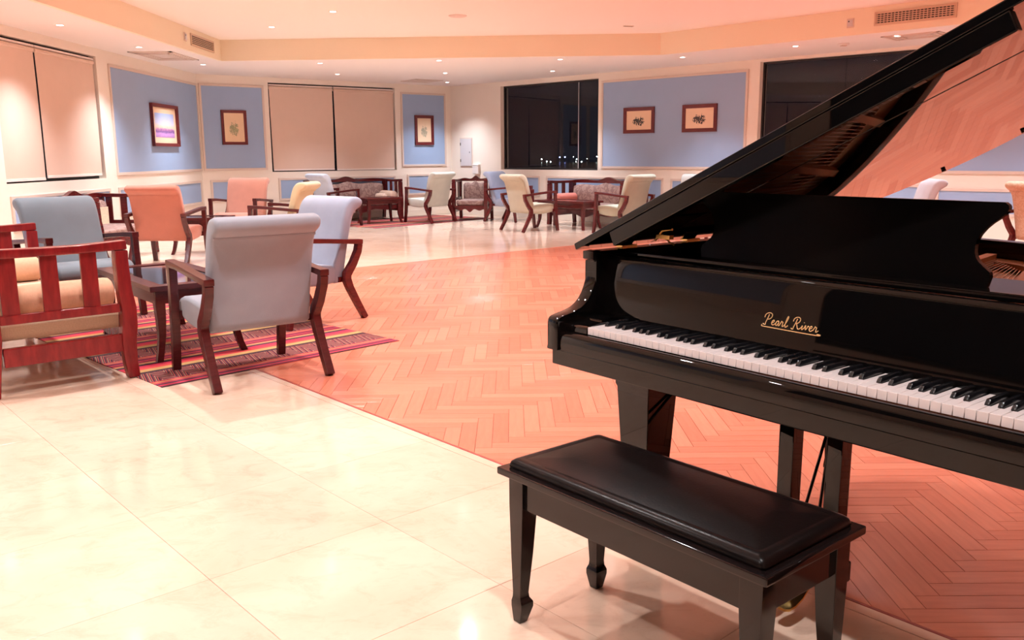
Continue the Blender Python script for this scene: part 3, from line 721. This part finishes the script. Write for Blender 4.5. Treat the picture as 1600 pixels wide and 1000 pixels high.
for i, (x, y, d, f, l, wd) in enumerate(CH):
    o = proto if i == 0 else copy_tree(proto)
    o.location = (x, y, .004 if i in (0, 1, 2, 6, 7) else 0); o.rotation_euler = (0, 0, math.radians(d)); tag(o, l, 'armchair', 'upholstered armchairs')
    for c in o.children:
        b = c.name.split('.')[0]
        setmat(c, f if b in ('backrest', 'seat', 'back_piping') else wd)

# ------------------------------------------------------------------ slatted settees
def make_settee(W, wood, seatmat, backmat, label, loc, deg, cat='settee', nslat=3, group='carved wooden settees'):
    """W between the arm centres; x along the seat, +y the front"""
    root = empty('settee' if cat == 'settee' else 'carved_armchair', loc, math.radians(deg)); tag(root, label, cat, group)
    FY, BY = .33, -.33
    for s in (-1, 1):
        x = s * W / 2
        a = part('arm', wood, root, lambda bm: add_strip(bm, [(BY - .02, .752), (-.1, .748), (.1, .748), (FY + .030, .756)], [.05, .046, .046, .052], YZ, x - .038, x + .038), .008)
        part('post', wood, a, lambda bm: add_strip(bm, [(FY, .728), (FY - .002, .66), (FY + .004, .5), (FY + .016, .40), (FY + .012, .30), (FY + .002, .2), (FY + .006, .08), (FY + .016, 0)], [.07, .072, .074, .082, .086, .078, .068, .062], YZ, x - .036, x + .036), .008)
        part('post', wood, a, lambda bm: add_strip(bm, [(BY - .01, .727), (BY, .5), (BY, .3), (BY - .03, 0)], [.06, .06, .06, .05], YZ, x - .030, x + .030), .006)
        boxpart('rail', wood, a, (x, (FY + BY) / 2, .405), (.045, FY - BY - .06, .05), bevel=.006)
        boxpart('apron', wood, a, (x, (FY + BY) / 2, .205), (.04, FY - BY - .06, .10), bevel=.006)
        for i in range(nslat):
            y = FY - .170 - i * (.200 if nslat > 2 else .26)
            boxpart('slat', wood, a, (x, y, .577), (.022, .085 if W > 1 else .06, .30), bevel=.004)
    # scalloped front apron, back rail and carved crest
    def wav(n, w_, amp, base, top, peak):
        pts = []
        for i in range(n + 1):
            u = i / n * 2 - 1
            pts.append((u * w_, base + amp * math.cos(u * PI * 3) * (1 - .3 * abs(u)) + peak * math.exp(-(u / .16) ** 2)))
        return pts
    hw = W / 2 - .03
    def apron(bm):
        lo = wav(24, hw, -.016, .205, 0, -.03)
        rings = [[(x, FY + .01, z), (x, FY + .035, z), (x, FY + .035, .285), (x, FY + .01, .285)] for x, z in lo]
        add_loft(bm, rings)
    part('apron', wood, root, apron)
    boxpart('rail', wood, root, (0, BY, .25), (W - .06, .04, .09), bevel=.006)
    hi = [(x, .782 + z) for x, z in wav(32, W / 2 + .02, .008, .0, 0, .045)]
    part('crest_rail', wood, root, lambda bm: add_loft(bm, [[(x, BY - .03, .728), (x, BY + .022, .728), (x, BY + .026, z), (x, BY - .034, z)] for x, z in hi]), ang=30)
    bm = bm_new(); add_box(bm, (0, 0, .335), (W - .09, FY - BY + .02, .11)); fin('seat_cushion', bm, seatmat, root, .035, 3, ang=60)
    def bk(bm):
        w2 = hw - .05
        rings = []
        for x, z in wav(20, w2, .010, .70, 0, .03):
            e = abs(x) / w2; d = .02 if e > .97 else 0
            rings.append([(x, BY + .03, .36 + d), (x, BY + .12 - d, .37 + d), (x, BY + .135 - d, .5), (x, BY + .11 - d, z - .03), (x, BY + .07, z - d), (x, BY + .03, z - .01 - d)])
        add_loft(bm, rings)
    part('back_cushion', backmat, root, bk, ang=60)
    return root
near = make_settee(1.84, 'redwood', 'seatbeige', 'seatbeige', 'red stained settee with slatted arm, cut by the left photo edge', (-3.05, 5.35, .004), -48)
make_settee(1.70, 'midwood', 'damask', 'damask', 'carved damask settee against the back wall under the blinds', (-3.06, 17.22, 0), 217)
make_settee(1.62, 'midwood', 'damask', 'damask', 'carved damask settee with slatted arm under the dark harbour window', (1.50, 15.50, 0), 135.6)
make_settee(1.35, 'midwood', 'damask', 'damask', 'carved damask settee by the left wall, peeking between orange and slate chairs', (-5.08, 10.9, 0), -94)
make_settee(.62, 'midwood', 'damask', 'damask', 'single carved damask armchair between mint and lavender chairs', (-.74, 17.14, .004), 172, 'armchair', 2, 'carved single armchairs')
bm = bm_new()
add_box(bm, (0, 0, 0), (.22, .012, .20)); o = tag(fin('lace_cloth', bm, 'lace', loc=(-4.83, 10.42, .56), rz=math.radians(80)), 'patterned lace cloth hanging on the left wall settee back', 'cloth')
def bolster(x, y, z, deg, ln, r, mat, label):
    o = empty('bolster', (x, y, z), math.radians(deg)); tag(o, label, 'bolster', 'bolster cushions on the settees')
    h = ln / 2
    bm = bm_new(); add_lathe(bm, [(r * .55, -h + .004), (r * .8, -h + .008), (r * .95, -h + .02), (r, -h + .05), (r * 1.015, 0), (r, h - .05), (r * .95, h - .02), (r * .8, h - .008), (r * .55, h - .004)], n=24, axis='Y'); fin('bolster_cover', bm, mat, o, ang=60)
    for s in (-1, 1):
        bm = bm_new(); add_lathe(bm, [(0, -.008), (r * .2, -.007), (r * .56, 0), (r * .5, .006), (0, .006)] if s > 0 else [(0, .008), (r * .2, .007), (r * .56, 0), (r * .5, -.006), (0, -.006)], (0, -s * (h - .002) * -1 * -1, 0), 20, 'Y'); fin('gathered_end', bm, mat, o, ang=60)
def on_settee(cx, cy, deg, lx, ly):
    t = math.radians(deg); return cx + lx * math.cos(t) - ly * math.sin(t), cy + lx * math.sin(t) + ly * math.cos(t)
for (c, lx, mat, l, r) in (((-3.04, 5.36, -48), .75, 'tan', 'tan bolster lying behind the slats of the near settee arm', .085), ((-3.04, 5.36, -48), -.75, 'tan', 'tan bolster at the far end of the red settee', .085),
                           ((-3.06, 17.22, 217), -.72, 'beigebolster', 'beige bolster at the slatted end of the back wall settee', .08), ((1.50, 15.50, 135.6), .66, 'salmonbolster', 'salmon bolster at the slatted end of the harbour window settee', .08), ((1.50, 15.50, 135.6), -.66, 'damask', 'dark bolster at the hidden end of the harbour window settee', .08)):
    x, y = on_settee(*c, lx, .06); bolster(x, y, .39 + r + .004, c[2], .50, r, mat, l)
x, y = on_settee(-3.06, 17.22, 217, -.54, .10); bolster(x, y, .39 + .06, 217 , .34, .055, 'beigebolster', 'small pale bolster in front of the beige bolster, back wall settee')

# ------------------------------------------------------------------ coffee tables
def table(x, y, deg, ln, wd, label, wood, z=.47):
    o = empty('coffee_table', (x, y, 0.004), math.radians(deg)); tag(o, label, 'table', 'dark wooden coffee tables')
    def top(bm):
        t = .09
        ou = [(-ln / 2, -wd / 2), (ln / 2, -wd / 2), (ln / 2, wd / 2), (-ln / 2, wd / 2)]; inn = [(-ln / 2 + t, -wd / 2 + t), (ln / 2 - t, -wd / 2 + t), (ln / 2 - t, wd / 2 - t), (-ln / 2 + t, wd / 2 - t)]
        for i in range(4):
            j = (i + 1) % 4
            add_loft(bm, [[(ou[i][0], ou[i][1], z - .035), (ou[i][0], ou[i][1], z), (inn[i][0], inn[i][1], z), (inn[i][0], inn[i][1], z - .035)], [(ou[j][0], ou[j][1], z - .035), (ou[j][0], ou[j][1], z), (inn[j][0], inn[j][1], z), (inn[j][0], inn[j][1], z - .035)]])
    part('table_frame', wood, o, top, .004)
    boxpart('glass_inset', 'glasstop', o, (0, 0, z - .012), (ln - .17, wd - .17, .012))
    def ap(bm):
        for s in (-1, 1): add_box(bm, (0, s * (wd / 2 - .05), z - .075), (ln - .12, .025, .08)); add_box(bm, (s * (ln / 2 - .05), 0, z - .075), (.025, wd - .12, .08))
    part('apron', wood, o, ap)
    for sx in (-1, 1):
        for sy in (-1, 1):
            def lg(bm):
                d = Vector((sx, sy)).normalized(); rings = []
                for zz, off, h in ((z - .036, -.035, .030), (z - .12, -.030, .030), (z - .22, -.035, .026), (z - .32, -.03, .022), (z - .41, -.005, .020), (0, .02, .020)):
                    cx, cy = sx * (ln / 2 - .045) + d.x * off, sy * (wd / 2 - .045) + d.y * off
                    rings.append([(cx - h, cy - h, zz), (cx + h, cy - h, zz), (cx + h, cy + h, zz), (cx - h, cy + h, zz)])
                add_loft(bm, rings)
            part('leg', wood, o, lg, .004)
table(-2.32, 5.86, 129.2, 1.22, .60, 'dark coffee table with glass inset between the grey armchairs', 'mahog')
table(-2.45, 16.45, 37, .76, .46, 'dark coffee table on the far rug before back settee', 'midwood')
table(.97, 14.98, 135.6, 1.10, .52, 'dark coffee table between cream and pale green armchairs', 'midwood')
table(-4.02, 11.45, 0, .7, .55, 'dark coffee table hidden behind the orange armchair', 'mahog')

# ------------------------------------------------------------------ grand piano
PX, PY, PT = .2274, 2.5852, math.radians(-51.4)
piano = empty('grand_piano', (PX, PY, 0), PT); tag(piano, 'black polished baby grand piano with its lid raised', 'piano')
KW = .0236; KL = 52 * KW
ZK = .73
OUT = [(-.14, .12), (-.14, .60), (-.14, 1.08), (-.128, 1.20), (-.08, 1.30), (.01, 1.375), (.13, 1.42), (.26, 1.437), (.40, 1.442), (.55, 1.425), (.68, 1.387), (.80, 1.32), (.90, 1.22), (.985, 1.08), (1.06, .93), (1.15, .79), (1.25, .67), (1.33, .56), (1.365, .44), (1.37, .30), (1.37, .12)]
OUT = chaikin(OUT, 2, closed=False)
def offset(path, k):
    o = []
    for i, p in enumerate(path):
        a = Vector(path[max(0, i - 1)]); b = Vector(path[min(len(path) - 1, i + 1)]); t = (b - a).normalized(); o.append((p[0] + t.y * k, p[1] - t.x * k))
    return o
IN = offset(OUT, .05)
def rimb(bm):
    rings = [[(a[0], a[1], .655), (a[0], a[1], .940), ((a[0] * .7 + b[0] * .3), (a[1] * .7 + b[1] * .3), .944), (b[0], b[1], .942), (b[0], b[1], .655)] for a, b in zip(OUT, IN)]
    add_loft(bm, rings)
part('rim', 'black', piano, rimb)
for s0, s1 in ((-.14, -.092), (1.322, 1.37)):
    prof = chaikin([(-.04, .648), (-.04, .70), (-.04, .738), (-.032, .750), (-.01, .756), (.03, .762), (.065, .775), (.095, .800), (.115, .84), (.125, .88), (.125, .905), (.112, .915)], 1, closed=False) + [(.108, .918), (.108, .942), (.14, .944), (.14, .648)]
    part('arm_cheek', 'black', piano, lambda bm: add_pillow(bm, prof, YZ, s0, s1, .004), ang=30)
boxpart('keybed', 'black', piano, (KL / 2, .17, .6235), (KL + .268, .39, .050), bevel=.004)
def slip(bm):
    p = chaikin([(-.032, .6495), (-.032, .668), (-.030, .690), (-.024, .704), (-.012, .708), (-.004, .706), (-.003, .6495)], 1, closed=False)
    add_prism(bm, p, YZ, -.090, KL + .090)
part('key_slip', 'black', piano, slip, ang=40)
for s0, s1 in ((-.090, -.004), (KL + .004, KL + .090)):
    def kb(bm):
        add_prism(bm, chaikin([(-.002, .650), (-.002, .700), (-.001, .722), (.004, .728), (.03, .732), (.06, .735), (.065, .745), (.125, .748), (.135, .735), (.135, .65)], 1), YZ, s0, s1)
    part('key_block', 'black', piano, kb, ang=40)
# keys: one mesh each of a kind, shared
def whitekey(cutl, cutr):
    bm = bm_new(); w_ = KW - .0009; Lk = .148; nb = .052
    x0, x1 = .00045, .00045 + w_
    poly = [(x0, 0), (x1, 0), (x1, nb), (x1 - cutr, nb), (x1 - cutr, Lk), (x0 + cutl, Lk), (x0 + cutl, nb), (x0, nb)]
    poly = dedupe([Vector(p) for p in poly]); poly = [(p.x, p.y) for p in poly]
    add_prism(bm, poly, XY, ZK - .022, ZK)
    return bm
cuts = {0: (0, .0065), 1: (.0065, 0), 2: (0, .0085), 3: (.005, .005), 4: (.0085, 0), 5: (0, .0085), 6: (.0045, .006)}   # A B C D E F G
wk = {}
for i in range(52):
    key = i % 7
    if i == 51: cu = (0, 0); key = 'last'
    elif i == 0: cu = (0, .006); key = 'first'
    else: cu = {0: (.006, .0045), 1: (.0085, 0), 2: (0, .0085), 3: (.005, .005), 4: (.0085, 0), 5: (0, .0085), 6: (.0045, .006)}[key]
    if key not in wk:
        o = fin('white_key', whitekey(*cu), 'whitekey', piano, .0007, 1); wk[key] = o.data
    else:
        o = bpy.data.objects.new('white_key', wk[key]); COL.objects.link(o); o.parent = piano
    o.location = (i * KW, 0, 0)
bk = None
for i in range(52):
    k = i % 7
    if k in (0, 2, 3, 5, 6) and i < 51:
        c = (i + 1) * KW + {0: .0018, 2: -.0020, 3: .0020, 5: -.0025, 6: 0}[k]
        if bk is None:
            bm = bm_new()
            add_loft(bm, [[(-.0055, .050, ZK - .002), (.0055, .050, ZK - .002), (.0055, .146, ZK - .002), (-.0055, .146, ZK - .002)], [(-.0052, .052, ZK + .004), (.0052, .052, ZK + .004), (.0052, .146, ZK + .004), (-.0052, .146, ZK + .004)], [(-.0046, .058, ZK + .0125), (.0046, .058, ZK + .0125), (.0046, .146, ZK + .0125), (-.0046, .146, ZK + .0125)]])
            o = fin('black_key', bm, 'blackkey', piano, .0009, 2); bk = o.data
        else:
            o = bpy.data.objects.new('black_key', bk); COL.objects.link(o); o.parent = piano
        o.location = (c, 0, 0)
# fallboard with lettering
def fallp(bm):
    p = [(.1478, .722), (.1478, .742)] + chaikin([(.149, .750), (.153, .78), (.160, .835), (.1655, .885), (.1685, .905), (.172, .921), (.180, .927), (.188, .922), (.190, .722)], 1, closed=False)
    add_prism(bm, p, YZ, -.088, KL + .088)
fall = part('fallboard', 'black', piano, fallp, ang=30)
def fb_t(z): return .1525 + (z - .78) * .127
def stroke(bm, pts, ox, oz, sc, r):
    P = chaikin(pts, 3, closed=False)
    add_tube(bm, [(ox + (x + y * .22) * sc, fb_t(oz + y * sc) - .0012, oz + y * sc) for x, y in P], r, 6)
E_ = [(0, .42), (.25, .50), (.52, .66), (.50, .95), (.26, 1.0), (.08, .70), (.12, .22), (.40, .02), (.72, .22), (.90, .42)]
A_ = [(.62, .80), (.40, 1.0), (.10, .78), (.04, .30), (.26, .0), (.52, .30), (.66, .88), (.62, .30), (.74, .02), (1.0, .30)]
R_ = [(-.05, .25), (.12, .70), (.20, 1.08), (.30, .88), (.56, .90), (.52, .45), (.58, .06), (.80, .12), (1.0, .40)]
L_ = [(0, .30), (.36, 1.10), (.48, 1.95), (.30, 2.1), (.16, 1.5), (.16, .5), (.30, .0), (.55, .10), (.75, .4)]
P_ = [[(.30, -.05), (.22, .3), (.42, 1.1), (.52, 1.9)], [(-.25, 1.25), (-.28, 1.75), (.1, 2.15), (.75, 2.25), (1.25, 1.95), (1.2, 1.35), (.75, 1.0), (.38, 1.02)], [(.30, -.05), (-.05, -.1), (-.25, .12)]]
R2 = [[(.25, -.05), (.22, .3), (.42, 1.1), (.52, 1.9)], [(-.15, 1.35), (-.15, 1.8), (.2, 2.15), (.75, 2.25), (1.2, 1.95), (1.15, 1.4), (.8, 1.1), (.42, 1.08)], [(.62, 1.08), (.85, .6), (1.15, .05), (1.5, .15), (1.7, .4)], [(.25, -.05), (-.05, -.1), (-.2, .12)]]
I_ = [(0, .40), (.20, .95), (.16, .35), (.26, .02), (.55, .4)]
V_ = [(0, .4), (.14, .98), (.24, .85), (.30, .05), (.62, .55), (.66, .98), (.82, .80), (.95, .8)]
def logo(bm):
    sc = .0141; oz = .797; ox = .513; r = .00125; x = 0
    def put(st, dx):
        for s in (st if isinstance(st[0], list) else [st]): stroke(bm, s, ox + dx * sc, oz, sc, r)
    put(P_, 0); put(E_, 1.45); put(A_, 2.35); put(R_, 3.30); put(L_, 4.22)
    put(R2, 6.0); put(I_, 7.75); put([(.32, 1.35), (.36, 1.45)], 7.75); put(V_, 8.35); put(E_, 9.35); put(R_, 10.25)
    put([(-.4, -.1), (-.5, -.42), (0, -.45), (6, -.50), (11.8, -.52), (12.0, -.30), (11.2, -.28)], 0)
part('lettering', 'gold', fall, logo)
# desk shelf, music desk
boxpart('desk_shelf', 'black', piano, (KL / 2, .33, .931), (KL + .10, .24, .018), bevel=.004)
boxpart('felt_rail', 'soundboard', piano, (KL / 2, .205, .880), (KL + .06, .02, .01))
def desk(bm):
    c = KL / 2
    half = [(.405, .9405), (.412, .972), (.395, .985), (.376, 1.000), (.368, 1.022), (.372, 1.05), (.392, 1.078), (.418, 1.098), (.430, 1.112), (.430, 1.124), (.420, 1.131)]
    half = chaikin(half, 1, closed=False)
    def fn(x, z, d): return (c + x, .262 + (z - .94) * .10 + d, z)
    rings = [[fn(-x, z, 0), fn(x, z, 0), fn(x, z, .016), fn(-x, z, .016)] for x, z in half]
    add_loft(bm, rings)
part('music_desk', 'satin', piano, desk, ang=30)
# plate, soundboard, strings, pins
INN = offset(OUT, .052)
bm = bm_new(); add_prism(bm, [p for p in INN if p[1] > .2] + [(1.31, .24), (-.085, .24)], XY, .845, .855); fin('soundboard', bm, 'soundboard', piano)
def plate(bm):
    zz = .868; zt = .885
    add_prism(bm, [(-.08, .18), (1.31, .18), (1.31, .44), (-.08, .44)], XY, zz, zt)
    o1 = [p for p in offset(OUT, .055) if p[1] > .42]; o2 = [p for p in offset(OUT, .14) if p[1] > .30]
    n = min(len(o1), len(o2)); o2 = offset(o1, .085)
    add_loft(bm, [[(a[0], a[1], zz), (a[0], a[1], zt), (b[0], b[1], zt), (b[0], b[1], zz)] for a, b in zip(o1, o2)])
    for x0, y0, x1, y1 in ((.18, .42, .10, 1.33), (.46, .42, .34, 1.36), (.74, .42, .60, 1.28), (1.0, .42, .82, 1.06)):
        add_strip(bm, [(x0, y0), (x1, y1)], [.035, .03], lambda u, v, d: (u, v, d), zz + .005, zt + .022)
part('iron_plate', 'plate', piano, plate)
def strings(bm):
    for i in range(60):
        x = -.05 + i * .022
        x1 = .02 + i * .0165
        ymax = 1.28 if x1 < .6 else max(.62, 1.28 - (x1 - .6) * 1.35)
        add_box(bm, ((x + x1) / 2, (.40 + ymax) / 2, .893), (.0016, ymax - .40, .0016), Matrix.Rotation(math.atan2(x - x1, ymax - .40), 3, 'Z'))
o = part('strings', 'string', piano, strings, smooth=False); o['kind'] = 'stuff'
def pins(bm):
    for i in range(110):
        for r_ in range(2):
            add_box(bm, (-.02 + i * .0119 + r_ * .004, .225 + r_ * .016 + (i % 3) * .006, .898), (.0045, .0045, .030))
o = part('tuning_pins', 'string', piano, pins, smooth=False); o['kind'] = 'stuff'
boxpart('felt_strip', 'felt', piano, (.62, .455, .889), (1.2, .02, .008))
# lid: hinged along the left side, raised
LA = math.radians(24.8); HZ = .945
lid_u = Vector((math.cos(LA), 0, math.sin(LA))); lid_n = Vector((-math.sin(LA), 0, math.cos(LA)))
def lp(a, t, d): return Vector((-.150, 0, HZ)) + lid_u * a + lid_n * d + Vector((0, t, 0))
LO = offset(OUT, -.012)
main = [(p[0] + .150, p[1]) for p in LO if p[1] > .44]
lid = part('lid', 'black', piano, lambda bm: add_prism(bm, [(main[0][0], .432)] + main + [(main[-1][0], .432)], lp, 0, .022), .003)
flap = [(p[0] + .150, p[1]) for p in LO if .12 <= p[1] < .425]
part('lid_flap', 'black', piano, lambda bm: add_prism(bm, [(-.004, .090), (1.526, .090), (1.526, .428), (-.004, .428)], lp, 0, .022), .004)
part('lid_rail', 'black', piano, lambda bm: add_prism(bm, [(.155, .092), (1.36, .092), (1.36, .118), (.155, .118)], lp, -.046, -.0005), .004)
for a in (.25, .75, 1.25): part('hinge', 'brass', piano, lambda bm: add_prism(bm, [(a, .400), (a + .06, .400), (a + .06, .462), (a, .462)], lp, .0222, .025))
for t in (.30, .62, 1.0): part('hinge', 'brass', piano, lambda bm: (add_box(bm, (-.135, t, .946), (.03, .07, .005)), add_tube(bm, [(-.148, t - .035, .947), (-.148, t + .035, .947)], .004)), smooth=False)
for (a, t) in ((.868, 1.335), (.56, 1.40)): part('bumper', 'rubber', piano, lambda bm: add_prism(bm, [(a + .008 * math.cos(k * PI / 4), t + .008 * math.sin(k * PI / 4)) for k in range(8)], lp, -.008, -.0005))
pt = lp(1.42, .52, -.004); part('lid_prop', 'black', piano, lambda bm: add_tube(bm, [(1.30, .50, .93), pt], .009, 8))
def hook(bm):
    add_box(bm, (.03, .30, .985), (.055, .02, .012)); add_tube(bm, [(-.01, .30, .972), (.02, .30, 1.004), (.06, .30, 1.010)], .004); add_tube(bm, [(.02, .30, .99), (.05, .30, .97), (.07, .30, .962)], .003)
part('lid_latch', 'brass', piano, hook)
# legs
for (x, y) in ((.125, .13), (1.30, .13), (.16, 1.15)):
    def lg(bm):
        rings = []
        for z, h in ((.640 if y > 1 else .599, .068), (.56, .068), (.55, .064), (.16, .044), (.10, .040), (.075, .044), (.062, .044)):
            if y > 1: h *= .72
            rings.append([(x - h, y - h, z), (x + h, y - h, z), (x + h, y + h, z), (x - h, y + h, z)])
        add_loft(bm, rings)
    l = part('leg', 'black', piano, lg, .003)
    def cas(bm):
        add_lathe(bm, [(0, -.012), (.026, -.012), (.030, 0), (.026, .012), (0, .012)], (x, y, .030), 16, 'X'); add_box(bm, (x, y, .058), (.04, .05, .012))
    part('caster', 'brass', l, cas)
boxpart('leg_plate', 'black', piano, (.17, 1.15, .648), (.18, .18, .016), bevel=.003)
# pedal lyre
LYX = .5985
lyre = boxpart('lyre', 'black', piano, (LYX, .29, .110), (.215, .09, .06), bevel=.006)
for s in (-1, 1):
    def post(bm):
        x = LYX + s * .0735
        rings = []
        for z, h in ((.5995, .024), (.50, .024), (.30, .023), (.140, .022)):
            rings.append([(x - h, .29 - .025, z), (x + h, .29 - .025, z), (x + h, .29 + .025, z), (x - h, .29 + .025, z)])
        add_loft(bm, rings)
    part('lyre_post', 'black', lyre, post, .003)
part('lyre_brace', 'black', lyre, lambda bm: add_tube(bm, [(.534, .318, .125), (.425, .758, .645)], .005, 8))
part('lyre_brace', 'black', lyre, lambda bm: add_tube(bm, [(.598, .316, .125), (.384, .773, .645)], .005, 8))
for i in (-1, 0, 1):
    def ped(bm):
        x = LYX + i * .052
        rings = [[(x - a, y, z - .004), (x + a, y, z - .004), (x + a, y, z + .004), (x - a, y, z + .004)] for y, a, z in ((.252, .010, .095), (.21, .010, .085), (.17, .016, .066), (.13, .020, .058), (.105, .018, .056), (.095, .010, .056))]
        add_loft(bm, rings)
    part('pedal', 'brass', lyre, ped, .002)
boxpart('key_frame', 'black', piano, (KL / 2, .62, .652), (KL + .20, .62, .012))

# ------------------------------------------------------------------ piano bench
BLn, BD, BH = .822, .378, .45
bc = Vector((.366, 1.997))
bench = empty('piano_bench', (bc.x, bc.y, 0), math.radians(-50.0)); tag(bench, 'black piano bench with padded leather seat in the foreground', 'bench')
bm = bm_new(); add_box(bm, (0, 0, BH - .022), (BLn, BD, .020)); fin('seat_frame', bm, 'blackbench', bench, .004)
def cush(bm):
    hx, hy = BLn / 2 - .022, BD / 2 - .022
    rings = []
    def rr(hx, hy, r, z):
        o = []
        for (sx, sy, a0) in ((1, 1, 0), (-1, 1, 90), (-1, -1, 180), (1, -1, 270)):
            for k in range(5):
                a = math.radians(a0 + k * 22.5); o.append((sx * (hx - r) + r * math.cos(a), sy * (hy - r) + r * math.sin(a), z))
        return o
    for ins, z in ((0, BH - .012), (-.002, BH - .006), (.002, BH + .004), (.010, BH + .010), (.022, BH + .0125), (.030, BH + .010), (.034, BH + .0105), (.06, BH + .014), (.12, BH + .017)): rings.append(rr(hx - ins, hy - ins, max(.012 - ins * .05, .006), z))
    add_loft(bm, rings)
part('seat_cushion', 'leather', bench, cush, ang=50)
for s in (-1, 1):
    boxpart('apron', 'blackbench', bench, (0, s * (BD / 2 - .042), .378), (BLn - .14, .020, .095), bevel=.003)
    boxpart('apron', 'blackbench', bench, (s * (BLn / 2 - .042), 0, .378), (.020, BD - .14, .095), bevel=.003)
for sx in (-1, 1):
    for sy in (-1, 1):
        def lg(bm):
            cx, cy = sx * (BLn / 2 - .050), sy * (BD / 2 - .050); rings = []
            for z, h in ((.4275, .0275), (.34, .0270), (.20, .0215), (.085, .0155), (.072, .0165), (.060, .0215), (.046, .0215), (.0, .0135)):
                k = (.0275 - h) * .5
                x, y = cx + sx * k, cy + sy * k
                rings.append([(x - h, y - h, z), (x + h, y - h, z), (x + h, y + h, z), (x - h, y + h, z)])
            add_loft(bm, rings)
        part('leg', 'blackbench', bench, lg, .002)
